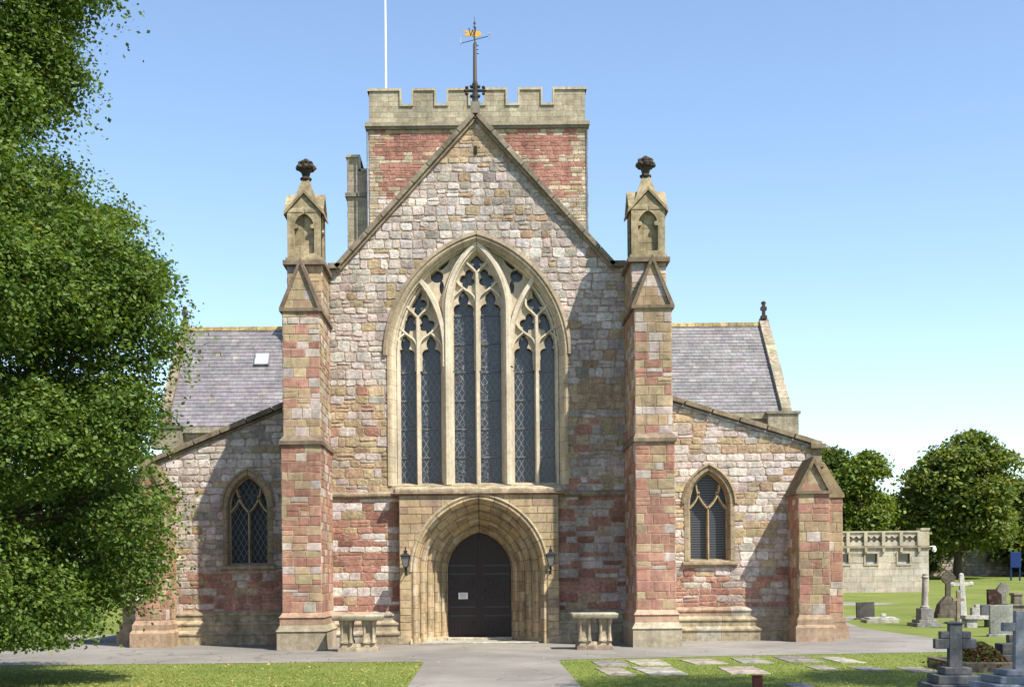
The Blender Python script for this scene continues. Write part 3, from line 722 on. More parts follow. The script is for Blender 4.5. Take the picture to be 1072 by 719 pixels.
# ---------------- buttresses
def butt_col(u, v, rnd, prev):
    if v > 9.4: return pick(rnd, (BUFF, 5), (TAN, 3), (PALE, 1), a=.14)
    if v > 5.9: return pick(rnd, (BUFF, 3.4), (TAN, 2), (PALE, 3), (RED, 2.4), a=.15)
    return pick(rnd, (RED, 4.6), (PALE, 2.2), (BUFF, 1.8), (TAN, 1.2), ((.42, .24, .17), 2), a=.15)
def box_stones(mb, x0, x1, yf, yb, z0, z1, colf, rnd, ch=(.19, .31), cw=(.24, .5), mort=MORT, gap=.012, relief=.008):
    k = dict(gap=gap + .003, relief=relief + .003, bev=.010, rnd=rnd, rough=.009, wob=.006, mort=mort)
    panel(mb, front(yf), rect(x0, x1, z0, z1), colf, ch, cw, **k)
    panel(mb, west_left(x0), rect(yf, yb, z0, z1), colf, ch, cw, **k)
    panel(mb, west_right(x1), rect(yf, yb, z0, z1), colf, ch, cw, **k)
    mb.face([(x0, yf, z1), (x1, yf, z1), (x1, yb, z1), (x0, yb, z1)], mort)
def big_buttress(xc, seed):
    rnd = random.Random(seed); b = MB(); w1, w2 = .545, .515
    # plinth in two weathered steps
    for (hw, p_, z0, z1, zt, hw2, p2) in ((.68, 2.92, 0, .52, .70, .60, 2.80), (.61, 2.81, .70, .90, 1.04, w1, 2.70)):
        c = pick(rnd, ((.43, .36, .27), 1), ((.42, .28, .2), 1), a=.1)
        b.box(xc - hw, xc + hw, -p_, .3, z0 - (.05 if z0 == 0 else 0), z1, c)
        b.hexa([(xc - hw - .03, -p_ - .03, z1), (xc + hw + .03, -p_ - .03, z1), (xc + hw + .03, .3, z1), (xc - hw - .03, .3, z1)],
               [(xc - hw2, -p2, zt), (xc + hw2, -p2, zt), (xc + hw2, .3, zt), (xc - hw2, .3, zt)], jit(c, .1, rnd))
    box_stones(b, xc - w1, xc + w1, -2.70, .95, 1.04, 5.72, butt_col, rnd)
    box_stones(b, xc - w2, xc + w2, -2.50, .95, 5.95, 9.46, butt_col, rnd)
    box_stones(b, xc - .49, xc + .49, -1.68, .5, 9.46, 10.92, butt_col, rnd)
    # gabled set-off
    k = dict(gap=.012, relief=.008, bev=.008, rnd=rnd, mort=MORT)
    panel(b, front(-2.48), [(xc - .52, 9.46), (xc + .52, 9.46), (xc, 10.85)], butt_col, (.25, .33), (.3, .5), **k)
    o = b.build('buttress', M['ashlar'], cath)
    t = MB(); wc = (.24, .185, .135)
    t.box(xc - .60, xc + .60, -2.77, .9, 5.70, 5.80, wc); t.hexa([(xc - .60, -2.77, 5.80), (xc + .60, -2.77, 5.80), (xc + .60, .9, 5.80), (xc - .60, .9, 5.80)], [(xc - w2, -2.50, 5.97), (xc + w2, -2.50, 5.97), (xc + w2, .9, 5.97), (xc - w2, .9, 5.97)], wc)
    t.build('string_course', M['weathered'], o); t = MB(); t.box(xc - .60, xc + .60, -2.56, .5, 9.44, 9.53, wc)
    for sg in (-1, 1):
        # sloping stone roof of the set-off, running back to the shaft
        a, c = (xc + sg * .60, 9.53), (xc, 10.95)
        t.prism_y([a, (xc + sg * .48, 9.53), (xc, 10.76), c], -2.56, -1.6, jit(wc, .1, rnd))
    t.build('weathering', M['weathered'], o)
    # pinnacle
    pn = MB(); pc = (.37, .305, .19)
    pn.box(xc - .60, xc + .60, -1.82, .55, 10.92, 11.05, wc); pn.box(xc - .53, xc + .53, -1.74, -.5, 11.05, 11.14, pc)
    y0, y1, hw = -1.66, -.70, .485
    def niche2(U, V):
        gab = np.maximum(V - (12.98 - np.abs(U) * 1.12), np.abs(U) - hw)
        hole = np.where(V < 12.0, np.maximum(np.abs(U) - .285, 11.27 - V), np.maximum(np.hypot(U + .17, V - 12.0) - .455, np.hypot(U - .17, V - 12.0) - .455))
        cusp = np.minimum(np.hypot(U - .235, V - 12.05), np.hypot(U + .235, V - 12.05)) - .062
        return np.maximum(gab, -np.maximum(hole, -cusp))
    ym = (y0 + y1) / 2
    for f_ in (Fr((xc, y0, 0), (1, 0, 0), (0, 0, 1), (0, -1, 0)), Fr((xc - hw, ym, 0), (0, 1, 0), (0, 0, 1), (-1, 0, 0)), Fr((xc + hw, ym, 0), (0, -1, 0), (0, 0, 1), (1, 0, 0)), Fr((xc, y1, 0), (-1, 0, 0), (0, 0, 1), (0, 1, 0))):
        plate(pn, f_, niche2, -.5, .5, 11.14, 13.0, .03, 0, -.17, pc)
        panel(pn, Fr(f_.o - f_.n * .17, f_.u, f_.v, f_.n), rect(-.36, .36, 11.14, 12.6), lambda u, v, r, q: jit(pc, .14, r), (.38, .44), (.36, .37), gap=.012, relief=.006, bev=.005, rnd=rnd, mort=(.25, .2, .13))
        # gablet roof with drip
        for sg in (-1, 1):
            ov = .575 if abs(f_.n.y) > .5 else .497; q = [(sg * ov, 12.99 - ov * 1.09), (sg * ov, 13.09 - ov * 1.09), (0, 13.09), (0, 12.99)]
            pn.hexa([f_(a, c, .07) for a, c in q], [f_(a, c, -.46) for a, c in q], jit(pc, .12, rnd))
    pn.hexa([(xc - .44, ym - .44, 12.5), (xc + .44, ym - .44, 12.5), (xc + .44, ym + .44, 12.5), (xc - .44, ym + .44, 12.5)], [(xc - .10, ym - .10, 13.5), (xc + .10, ym - .10, 13.5), (xc + .10, ym + .10, 13.5), (xc - .10, ym + .10, 13.5)], pc)
    po = pn.build('pinnacle', M['weathered'], cath)
    # leafy finial
    f = MB(); fc = (.085, .07, .055)
    f.lathe([(.10, 13.46), (.17, 13.52), (.17, 13.56), (.10, 13.60), (.13, 13.7), (.2, 13.8), (.24, 13.9), (.12, 14.0)], xc, ym, 10, fc)
    for j in range(8):
        th = j * math.pi / 4
        f.blob((xc + .21 * math.cos(th), ym + .21 * math.sin(th), 13.86), (.095, .095, .085), jit(fc, .2, rnd), rnd=rnd, rough=.25)
        f.blob((xc + .16 * math.cos(th + .4), ym + .16 * math.sin(th + .4), 13.98), (.08, .08, .07), jit(fc, .2, rnd), rnd=rnd, rough=.25)
    f.blob((xc, ym, 14.06), (.1, .1, .07), fc, rnd=rnd); f.build('finial', M['grave'], po)
big_buttress(XC - 4.92, 31); big_buttress(XC + 4.92, 32)

# ---------------- aisles
AY = 0.5
def aisle(sg, zin, slope, xout, wx, seed):
    rnd = random.Random(seed); a = MB(); xin = XC + sg * 4.6
    zo = zin - slope * abs(xout - xin)
    def col(u, v, r, q):
        lim = 2.05 + r.uniform(-.12, .12)
        if v < lim: return pick(r, (RED, 5), (PALE, 2.6), ((.42, .24, .17), 1.5), (BUFF, .5))
        if sg > 0: return pick(r, (WHITE, 3.4), (PALE, 3.4), (BUFF, 1.5), (TAN, .9)) if v > 4.2 or r.random() < .6 else pick(r, (BUFF, 3), (PALE, 3), (WHITE, 1))
        return pick(r, (WHITE, 3.2), (PALE, 4), (GREY, 1), (BUFF, .7))
    h, sill, spr, ap = .62, 2.42, 4.15, 5.14; c = arch_c(h, ap - spr)
    ol = [(xin, .95), (xout, .95), (xout, zo), (xin, zin)]
    if area(ol) < 0: ol = ol[::-1]
    hole_ = arch_poly(wx, h, sill, spr, c, 8); f = front(AY)
    tri = tessellate_polygon([[Vector((x, z, 0)) for x, z in ol], [Vector((x, z, 0)) for x, z in hole_]]); fl = ol + hole_
    a.mesh([f(x, z, 0) for x, z in fl], [tuple(t) for t in tri], MORT)
    panel(a, f, ol, col, (.17, .29), (.28, .62), gap=.022, relief=.014, bev=.015, rough=.016, rnd=rnd, wob=.01, holes=[arch_poly(wx, h + .07, sill - .05, spr, c, 8)])
    # outer side wall
    panel(a, (west_left if sg < 0 else west_right)(xout), rect(AY, 29, 0, zo), col, (.25, .3), (.6, .9), gap=.02, relief=.015, bev=.015, rnd=rnd, mort=MORT)
    wo = a.build('aisle_wall', M['rubble'], cath)
    pm = MB(); plinth(pm, *sorted((xin, xout)), AY, rnd, (.44, .74, 1.02), (.36, .25, .13)); pm.build('plinth', M['weathered'], wo)
    c2 = MB(); n = 7; wc = (.25, .2, .14)
    for i in range(n):
        t0, t1 = i / n, (i + 1) / n - .006
        X0, X1 = xin + (xout - xin) * t0, xin + (xout - xin) * t1
        slope_bar(c2, X0, zin + (zo - zin) * t0, X1, zin + (zo - zin) * t1, .15, AY - .16, AY + .4, jit(wc, .12, rnd))
    slope_bar(c2, xin, zin - .1, xout, zo - .1, .07, AY - .08, AY + .2, (.33, .35, .38) if sg > 0 else wc)
    xs = sorted((xout - sg * .35, xout + sg * .12))
    c2.box(xs[0], xs[1], AY - .17, AY + .5, zo - .06, zo + .10, wc)
    xs = sorted((xout - sg * .3, xout + sg * .0)); c2.box(xs[0], xs[1], AY - .05, AY + .5, zo - .5, zo - .06, (.36, .29, .19))
    xs = sorted((xout - sg * .3, xout + sg * .08)); c2.box(xs[0], xs[1], AY - .11, AY + .5, zo - .62, zo - .5, wc)
    c2.build('aisle_coping', M['weathered'], wo, bevel=.015)
    # lean-to roof behind
    rf = MB(); rf.face([(xin, AY + .3, zin + .02), (xout, AY + .3, zo + .02), (xout, 29, zo + .02), (xin, 29, zin + .02)], (.2, .19, .21)); rf.build('aisle_roof', M['slate'], cath)
    # window
    wn = MB()
    sweep_arch(wn, f, wx, h, sill, spr, c, [(.14, 0), (.14, .03), (.02, .035), (-.01, 0), (-.03, -.1), (-.04, -.13), (-.045, -.42)], lambda o, t, r, q: jit((.34, .27, .18) if sg > 0 else (.33, .26, .18), .12, r), rnd, jh=.33)
    sweep_arch(wn, f, wx, h + .12, sill, spr, c, [(.09, 0), (.09, .07), (.03, .09), (0, .03)], lambda o, t, r, q: jit((.33, .26, .17), .12, r), rnd, jh=.45, arc_only=True)
    wo2 = wn.build('aisle_window', M['ashlar'], cath)
    def tr(U, V):
        return np.maximum(in_arch(U, V, h - .02, spr, c), -np.maximum(in_arch(U, V, h - .075, spr, c), sill + .04 - V))
    t = MB(); fx = front(AY, wx, 0); plate(t, fx, tr, -.66, .66, sill, 5.25, .025, -.2, -.32, (.40, .32, .2))
    def rb(pts, w=.10): bar(t, fx, pts, w, .04, -.33, -.15, (.44, .35, .22))
    rb([(0, sill), (0, 4.05)])
    for e in (-1, 1): rb(arcpts(0, 4.0, e * .36, 4.72, -.08 * e, 8), .09); rb(arcpts(e * .57, 4.0, e * .27, 4.52, .05 * e, 7), .08)
    t.build('tracery', M['ashlar'], wo2)
    g = MB(); g.box(wx - .62, wx + .62, AY + .34, AY + .36, sill - .05, 5.25); g.build('glass', M['barred_glass' if sg > 0 else 'quarry_glass'], wo2)
    s_ = MB(); s_.prism_x([(AY + .3, sill + .05), (AY - .13, sill - .05), (AY - .13, sill - .12), (AY - .02, sill - .2), (AY + .3, sill - .2)], wx - .82, wx + .82, (.36, .29, .2)); s_.build('window_sill', M['weathered'], wo2)
    # corner buttresses: one to the west, one to the side
    b = MB(); x0, x1 = sorted((xout - sg * 1.02, xout - sg * .12)); xc_ = (x0 + x1) / 2; yf = AY - 1.28
    def cc_(u, v, r, q): return pick(r, (RED, 3.6), (BUFF, 3), (TAN, 1.6), (PALE, 1.2), ((.42, .24, .17), 2), a=.15)
    for (e, z0, z1, e2, zt) in ((.14, 0, .42, .07, .52), (.08, .52, .66, 0, .8)):
        c1 = jit((.40, .29, .2), .1, rnd)
        b.box(x0 - e, x1 + e, yf - e, AY, z0 - (.05 if z0 == 0 else 0), z1, c1); b.hexa([(x0 - e, yf - e, z1), (x1 + e, yf - e, z1), (x1 + e, AY, z1), (x0 - e, AY, z1)], [(x0 - e2, yf - e2, zt), (x1 + e2, yf - e2, zt), (x1 + e2, AY, zt), (x0 - e2, AY, zt)], c1)
    box_stones(b, x0, x1, yf, AY, .8, 4.34, cc_, rnd, (.22, .34), (.25, .5))
    panel(b, front(yf + .02), [(x0, 4.34), (x1, 4.34), (xc_, 5.3)], cc_, (.25, .33), (.3, .5), gap=.012, relief=.006, bev=.006, rnd=rnd, mort=MORT)
    bo = b.build('corner_buttress', M['ashlar'], cath)
    wt = MB(); wt.box(x0 - .08, x1 + .08, yf - .08, AY, 4.33, 4.42, wc)
    for q in (-1, 1): wt.prism_y([(xc_ + q * .53, 4.42), (xc_ + q * .42, 4.42), (xc_, 5.24), (xc_, 5.42)], yf - .08, AY, jit((.27, .21, .13), .1, rnd))
    wt.build('weathering', M['weathered'], bo)
    b = MB(); xa, xb = sorted((xout - sg * .1, xout + sg * .66)); ya, yb = AY + .12, AY + 1.1
    for (e, z0, z1, e2, zt) in ((.14, 0, .42, .07, .52), (.08, .52, .66, 0, .8)):
        c1 = jit((.40, .29, .2), .1, rnd); xo = xb if sg > 0 else xa
        b.box(*sorted((xout - sg * .1, xo + sg * e)), ya - e, yb + e, z0 - (.05 if z0 == 0 else 0), z1, c1); b.box(*sorted((xout - sg * .1, xo + sg * e2)), ya - e2, yb + e2, z1, zt, c1)
    box_stones(b, xa, xb, ya, yb, .8, 4.3, cc_, rnd, (.22, .34), (.25, .5))
    xi, xo = xout - sg * .1, xout + sg * .72
    pts = [(xi, 4.3), (xo, 4.3), (xo, 4.38), (xout + sg * .1, 5.38), (xi, 5.38)]
    b.prism_y(pts, ya - .05, yb + .05, (.33, .25, .15))
    bo = b.build('corner_buttress', M['ashlar'], cath)
aisle(1, 7.65, .315, 10.27, XC + 6.98, 51)
aisle(-1, 7.68, .41, -10.32, XC - 7.0, 52)

# ---------------- nave roof, clerestory, transepts, tower
def slates(mb, p0, p1, q0, q1, rows, wd, rnd, base=(.20, .185, .205), over=.25):
    """rows of slates on the quad p0-p1 (eave) to q0-q1 (ridge)"""
    P0, P1, Q0, Q1 = map(Vector, (p0, p1, q0, q1)); n = (P1 - P0).cross(Q0 - P0).normalized()
    if n.z < 0: n = -n
    mb.face([P0, P1, Q1, Q0], tuple(x * .5 for x in base))
    for r in range(rows):
        t0, t1 = r / rows, (r + 1) / rows
        A, B = P0.lerp(Q0, t0), P1.lerp(Q1, t0); A2, B2 = P0.lerp(Q0, t1), P1.lerp(Q1, t1); L = (B - A).length
        k = max(1, int(L / wd)); off = rnd.random() * .3 + (.5 if r % 2 else 0)
        rc_ = jit(base, .07, rnd)
        for i in range(-1, k + 1):
            a, b = min(max((i + off) / k, 0), 1), min(max((i + 1 + off) / k - .012 / wd / k, 0), 1)
            if b - a < .1 / k: continue
            c = jit(rc_, .13, rnd)
            if rnd.random() < .05: c = jit((.27, .25, .235), .1, rnd)
            h0 = .028 + rnd.uniform(-.004, .006)
            v = [A.lerp(B, a) + n * h0, A.lerp(B, b) + n * h0, A2.lerp(B2, b) + n * .006, A2.lerp(B2, a) + n * .006]
            mb.face(v, c); mb.face([v[0], v[1], A.lerp(B, b), A.lerp(B, a)], tuple(x * .5 for x in c))
rn = random.Random(77)
nr = MB()
for sg in (-1, 1): slates(nr, (XC + sg * 4.3, .45, 11.0), (XC + sg * 4.3, 31, 11.0), (XC, .45, 15.6), (XC, 31, 15.6), 16, .9, rn)
nr.build('nave_roof', M['slate'], cath)
cl = MB()
for sg, f_ in ((-1, west_left), (1, west_right)):
    panel(cl, f_(XC + sg * 4.25), rect(.3, 30.5, 0, 11.05), lambda u, v, r, q: pick(r, (PALE, 3), (BUFF, 3), (TAN, 1)), (.3, .4), (.7, 1.2), gap=.02, relief=.012, bev=.012, rnd=rn, mort=MORT)
cl.build('clerestory_wall', M['rubble'], cath)

TX, TY0, TY1 = 5.85, 30.5, 42.0
def tower_col(u, v, r, q):
    x = abs(u - XC)
    if x > 5.35 + r.uniform(-.3, .25): return pick(r, ((.43, .36, .25), 4), (BUFF, 2), (LIME, 2), a=.12)
    if v < 22.3 + r.uniform(-.15, .15): return pick(r, (WHITE, 3), (PALE, 3), (BUFF, 1))
    if int(v * 2.3) % 4 == 0 and r.random() < .55: return pick(r, (LIME, 2), ((.45, .36, .24), 3))
    if r.random() < .06 or v > 25.7 and r.random() < .4: return pick(r, (LIME, 2), (BUFF, 2))
    return pick(r, ((.39, .195, .15), 5), ((.33, .16, .125), 2), a=.12)
tw = MB(); rn = random.Random(90)
panel(tw, front(TY0), rect(XC - TX, XC + TX, 0, 17), tower_col, (.4, .5), (.8, 1.4), gap=.02, relief=.012, bev=.012, rnd=rn, mort=MORT)
panel(tw, front(TY0), rect(XC - TX, XC + TX, 17, 26.1), tower_col, (.15, .27), (.28, .7), gap=.02, relief=.016, bev=.014, rough=.01, rnd=rn, mort=(.36, .2, .15))
for sg, f_ in ((-1, west_left), (1, west_right)):
    panel(tw, f_(XC + sg * TX), rect(TY0, TY1, 0, 26.1), lambda u, v, r, q: tower_col(XC + (u - (TY0 + TY1) / 2), v, r, q), (.3, .4), (.6, 1.1), gap=.02, relief=.014, bev=.014, rnd=rn, mort=MORT)
tw.face([(XC - TX, TY1, 0), (XC + TX, TY1, 0), (XC + TX, TY1, 26.1), (XC - TX, TY1, 26.1)], MORT)
tower = tw.build('tower', M['rubble'], cath)
pr = MB(); lcol = (.38, .33, .24); cop = (.47, .41, .30)
pr.box(XC - TX - .12, XC + TX + .12, TY0 - .16, TY1 + .16, 26.08, 26.22, (.22, .19, .15)); pr.box(XC - TX - .2, XC + TX + .2, TY0 - .24, TY1 + .24, 26.22, 26.42, (.33, .28, .2))
HW = 5.82
mer = [(-5.82, -4.17), (-3.43, -2.30), (-1.54, -.48), (.48, 1.54), (2.30, 3.43), (4.17, 5.82)]
def parapet(fr_, L):
    k = dict(gap=.012, relief=.006, bev=.006, rnd=rn, mort=(.27, .22, .15))
    cf = lambda u, v, r, q: jit(lcol, .15, r)
    panel(pr, fr_, rect(-L, L, 26.42, 27.32), cf, (.26, .32), (.4, .8), **k)
    for a, b in mer:
        a, b = a * L / HW, b * L / HW
        panel(pr, fr_, rect(a, b, 27.32, 28.16), cf, (.26, .3), (.35, .7), **k)
        pts = [fr_(a, 27.32, 0), fr_(b, 27.32, 0), fr_(b, 27.32, -.45), fr_(a, 27.32, -.45)]
        pr.hexa([Vector(q) - fr_.n * .002 for q in pts], [Vector(q) - fr_.n * .002 + Vector((0, 0, .84)) for q in pts], lcol)
        q = [fr_(a - .09, 28.16, .08), fr_(b + .09, 28.16, .08), fr_(b + .09, 28.16, -.53), fr_(a - .09, 28.16, -.53)]
        pr.hexa(q, [Vector(x) + Vector((0, 0, .13)) for x in q], cop)
        for e, s_ in ((a, -1), (b, 1)):            # coping turned down the sides of each merlon
            if abs(abs(e) - L) < .05: continue
            q = [fr_(e, 27.45, .08), fr_(e + s_ * .10, 27.45, .08), fr_(e + s_ * .10, 27.45, -.5), fr_(e, 27.45, -.5)]
            pr.hexa(q, [Vector(x) + Vector((0, 0, .71)) for x in q], cop)
    for i in range(5):
        a, b = mer[i][1] * L / HW, mer[i + 1][0] * L / HW
        q = [fr_(a + .0, 27.33, .08), fr_(b, 27.33, .08), fr_(b, 27.33, -.5), fr_(a, 27.33, -.5)]
        pr.hexa(q, [Vector(x) + Vector((0, 0, .12)) for x in q], cop)
ymid = (TY0 + TY1) / 2
parapet(Fr((XC, TY0 - .02, 0), (1, 0, 0), (0, 0, 1), (0, -1, 0)), HW)
parapet(Fr((XC - HW, ymid, 0), (0, -1, 0), (0, 0, 1), (-1, 0, 0)), 5.7)
parapet(Fr((XC + HW, ymid, 0), (0, 1, 0), (0, 0, 1), (1, 0, 0)), 5.7)
parapet(Fr((XC, TY1, 0), (-1, 0, 0), (0, 0, 1), (0, 1, 0)), HW)
pr.build('parapet', M['ashlar'], tower)
lr = MB(); lr.hexa([(XC - 5.4, TY0 + .5, 26.5), (XC + 5.4, TY0 + .5, 26.5), (XC + 5.4, TY1 - .5, 26.5), (XC - 5.4, TY1 - .5, 26.5)], [(XC - .1, ymid - .1, 27.3), (XC + .1, ymid - .1, 27.3), (XC + .1, ymid + .1, 27.3), (XC - .1, ymid + .1, 27.3)], (.3, .32, .35)); lr.build('lead_roof', M['slate'], tower)
for sg in (-1, 1):
    dp = MB(); dp.tube([(XC + sg * (TX + .07), TY0 - .05, 11), (XC + sg * (TX + .07), TY0 - .05, 26.0)], .05, 8, (.3, .33, .4))
    dp.build('downpipe', M['grave'], tower)
# stair turret
tu = MB(); cf = lambda u, v, r, q: jit((.35, .3, .22), .15, r)
tx0, tx1, ty0, ty1 = XC - 7.1, XC - 5.84, 31.2, 33.6
box_stones(tu, tx0, tx1, ty0, ty1, 0, 22.7, cf, rn, (.3, .4), (.4, .8)); tu.box(tx0 - .12, tx1, ty0 - .12, ty1 + .12, 22.7, 22.9, (.22, .19, .15))
box_stones(tu, tx0, tx1, ty0, ty1, 22.9, 24.1, cf, rn, (.3, .4), (.4, .8)); box_stones(tu, tx0, tx0 + .62, ty0, ty1, 24.1, 24.85, cf, rn, (.3, .4), (.3, .6))
tu.box(tx0 - .08, tx0 + .70, ty0 - .08, ty1 + .08, 24.85, 24.98, cop); tu.box(tx0 + .62, tx0 + .74, ty0 - .08, ty1, 24.22, 24.85, cop); tu.box(tx0 + .74, tx1, ty0 - .08, ty1, 24.1, 24.22, cop)
tu.build('stair_turret', M['ashlar'], cath)

# transepts
EY, RY, EZ, RZ = 30.9, 36.2, 10.75, 16.55
for sg, xo in ((1, 16.35), (-1, -17.15)):
    EZ = 10.75 if sg > 0 else 10.25
    xi = XC + sg * 5.9; rnd = random.Random(200 + sg)
    t = MB(); col = lambda u, v, r, q: pick(r, (PALE, 3), (BUFF, 3), (TAN, 1.5), (RED, .6))
    panel(t, front(EY + .25), rect(*sorted((xi, xo)), 0, EZ), col, (.28, .4), (.5, .9), gap=.02, relief=.012, bev=.012, rnd=rnd, mort=MORT)
    panel(t, (west_right if sg > 0 else west_left)(xo), [(EY + .25, 0), (2 * RY - EY - .25, 0), (2 * RY - EY - .25, EZ), (RY, RZ), (EY + .25, EZ)], col, (.35, .5), (.7, 1.1), gap=.02, relief=.012, bev=.012, rnd=rnd, mort=MORT)
    to = t.build('transept_wall', M['rubble'], cath)
    c_ = MB(); c_.box(*sorted((xi, xo + sg * .06)), EY - .02, EY + .3, EZ - .34, EZ - .02, (.36, .32, .24)); c_.build('eaves_course', M['weathered'], to)
    rf = MB(); slates(rf, (xi, EY, EZ), (xo - sg * .05, EY, EZ), (xi, RY, RZ), (xo - sg * .05, RY, RZ), 27, .42, rnd, (.215, .20, .215) if sg < 0 else (.225, .215, .22)); 
    slates(rf, (xi, 2 * RY - EY, EZ), (xo - sg * .05, 2 * RY - EY, EZ), (xi, RY, RZ), (xo - sg * .05, RY, RZ), 12, 1., rnd)
    ro = rf.build('transept_roof', M['slate'], cath)
    rd = MB(); n = 22
    for i in range(n):
        a, b = xi + (xo - xi) * i / n, xi + (xo - xi) * (i + 1) / n - sg * .02
        rd.prism_x([(RY - .19, RZ - .12), (RY - .02, RZ + .13), (RY + .02, RZ + .13), (RY + .19, RZ - .12)], a, b, jit((.36, .28, .13), .25, rnd))
    rd.build('ridge_tile', M['weathered'], ro)
    # gable coping along the verge
    v = MB(); sl_ = (RZ - EZ) / (RY - EY)
    for q in range(10):
        t0, t1 = q / 10, (q + 1) / 10 - .006
        ya, yb = EY - .15 + (RY - EY + .15) * t0, EY - .15 + (RY - EY + .15) * t1; za, zb = EZ - .1 + (RZ - EZ + .1) * t0, EZ - .1 + (RZ - EZ + .1) * t1
        xs = sorted((xo - sg * .12, xo + sg * .42))
        v.prism_x([(ya, za - .25), (yb, zb - .25), (yb, zb + .34), (ya, za + .34)], *xs, jit((.38, .33, .24) if sg > 0 else (.27, .22, .17), .16, rnd))  # left coping gets a darker colour that stands in for its shade
    xs = sorted((xo - sg * .12, xo + sg * .42)); v.prism_x([(RY, RZ - .2), (2 * RY - EY, EZ - .3), (2 * RY - EY, EZ + .3), (RY, RZ + .34)], *xs, (.38, .33, .24))
    v.box(*sorted((xo - sg * .9, xo + sg * .75)), EY - .3, EY + .5, EZ - 1.2, EZ - .12, (.34, .3, .22)); v.box(*sorted((xo - sg * 1.0, xo + sg * .85)), EY - .38, EY + .5, EZ - .12, EZ + .02, (.27, .23, .17))
    v.build('verge_coping', M['weathered'], to)
    k = MB(); x = xo + sg * .15; fc = (.07, .06, .05)
    k.box(x - .16, x + .16, RY - .2, RY + .2, RZ + .3, RZ + .5, fc); k.box(x - .09, x + .09, RY - .09, RY + .09, RZ + .5, RZ + 1.25, fc); k.box(x - .17, x + .17, RY - .1, RY + .1, RZ + .82, RZ + 1.02, fc); k.blob((x, RY, RZ + 1.25), (.14, .14, .12), fc)
    k.build('gable_cross', M['grave'], to)
    if sg < 0:
        X, Z = at(274, 377, 34.2); y = EY + (Z - EZ) / sl_; n_ = Vector((0, -sl_, 1)).normalized(); up = Vector((0, 1, sl_)).normalized()
        s_ = MB(); b_ = Vector((X, y, Z)) + n_ * .02
        def ring(hw, hh, k_): return [b_ + Vector((a * hw, 0, 0)) + up * (c * hh) + n_ * k_ for a, c in ((-1, -1), (1, -1), (1, 1), (-1, 1))]
        s_.hexa(ring(.44, .52, 0), ring(.42, .5, .14), (.2, .2, .21)); sk = s_.build('skylight', M['slate'], ro)
        g_ = MB(); g_.hexa(ring(.36, .44, .12), ring(.36, .44, .15), (.8, .85, .9)); m_ = flat_mat('sky_tinted_glass', (.42, .5, .58), .06, 0, .9, .03, 3, 0); g_.build('pane', m_, sk)  # blue base colour paints the reflected sky into the pane

# ================================================================== THINGS FIXED TO THE CHURCH
# weathervane on the west gable
vx, vy = XC, -.03
wv = thing('weathervane', 'weathervane with gilded fish shaped vane and letters above the west gable', 'weathervane', (vx, vy, 16.6))
m_ = MB(); m_.tube([(0, 0, -.05), (0, 0, 1.28)], [.065, .05], 8, (.3, .26, .25)); m_.tube([(0, 0, 1.28), (0, 0, 1.8)], .02, 6); m_.tube([(0, 0, 1.8), (0, 0, 2.12)], [.016, .005], 6)
for z in (1.3, 1.8, 1.92): m_.blob((0, 0, z), (.04, .04, .05), (.1, .1, .1))
m_.build('pole', flat_mat('brown_pole', (.10, .075, .07), .6), wv)
m_ = MB(); 
ang = R(14)
dirs = {'N': (-math.cos(R(8)) * .40, .06), 'S': (math.cos(R(8)) * .40, -.06), 'W': (-.06, -.40), 'E': (.06, .40)}
for k_, (dx, dy) in dirs.items(): m_.tube([(0, 0, 1.42 - dx * -.08 * 0), (dx, dy, 1.42 + dx * .18)], .012, 5)
m_.build('cross_arm', M['iron'], wv)
glyph = {'N': [((-.06, -.09), (-.06, .09)), ((-.06, .09), (.06, -.09)), ((.06, -.09), (.06, .09))], 'W': [((-.09, .09), (-.045, -.09)), ((-.045, -.09), (0, .05)), ((0, .05), (.045, -.09)), ((.045, -.09), (.09, .09))],
         'E': [((-.05, -.09), (-.05, .09)), ((-.05, .09), (.05, .09)), ((-.05, 0), (.04, 0)), ((-.05, -.09), (.05, -.09))], 'S': [((.05, .07), (0, .09)), ((0, .09), (-.05, .05)), ((-.05, .05), (.05, -.05)), ((.05, -.05), (0, -.09)), ((0, -.09), (-.05, -.07))]}
lp = {'N': (-.42, .06, 1.40), 'S': (.44, -.06, 1.52), 'W': (-.06, -.43, 1.47), 'E': (.06, .43, 1.30)}
for k_ in 'NSWE':
    g_ = MB(); c = lp[k_]; side = k_ in 'NS'
    for (a, b), (a2, b2) in glyph[k_]:
        if side: g_.tube([(c[0], c[1] + a, c[2] + b), (c[0], c[1] + a2, c[2] + b2)], .012, 5)
        else: g_.tube([(c[0] + a * 1.2, c[1], c[2] + b * 1.3), (c[0] + a2 * 1.2, c[1], c[2] + b2 * 1.3)], .014, 5)
    g_.build('compass_letter', M['iron'] if not side else flat_mat('pale_letter', (.5, .45, .45), .5), wv)
g_ = MB(); g_.prism_y([(-.40, 1.69), (-.22, 1.63), (-.30, 1.58), (-.36, 1.54), (-.1, 1.53), (.06, 1.49), (.16, 1.53), (.21, 1.59), (.16, 1.66), (.05, 1.69), (-.12, 1.685)], -.012, .012); g_.build('vane', M['gold'], wv)

fx, fz = at(404, 92, 35); 
fp = thing('flagpole', 'tall thin white flagpole rising behind the left end of the tower parapet', 'flagpole', (fx, 35, 26.6))
m_ = MB(); m_.tube([(0, 0, 0), (0, 0, 11)], [.075, .05], 10); m_.build('pole', M['white_paint'], fp)
m_ = MB(); m_.blob((0, 0, 11.08), (.1, .1, .1), (1, 1, 1)); m_.build('ball_finial', M['gold'], fp)

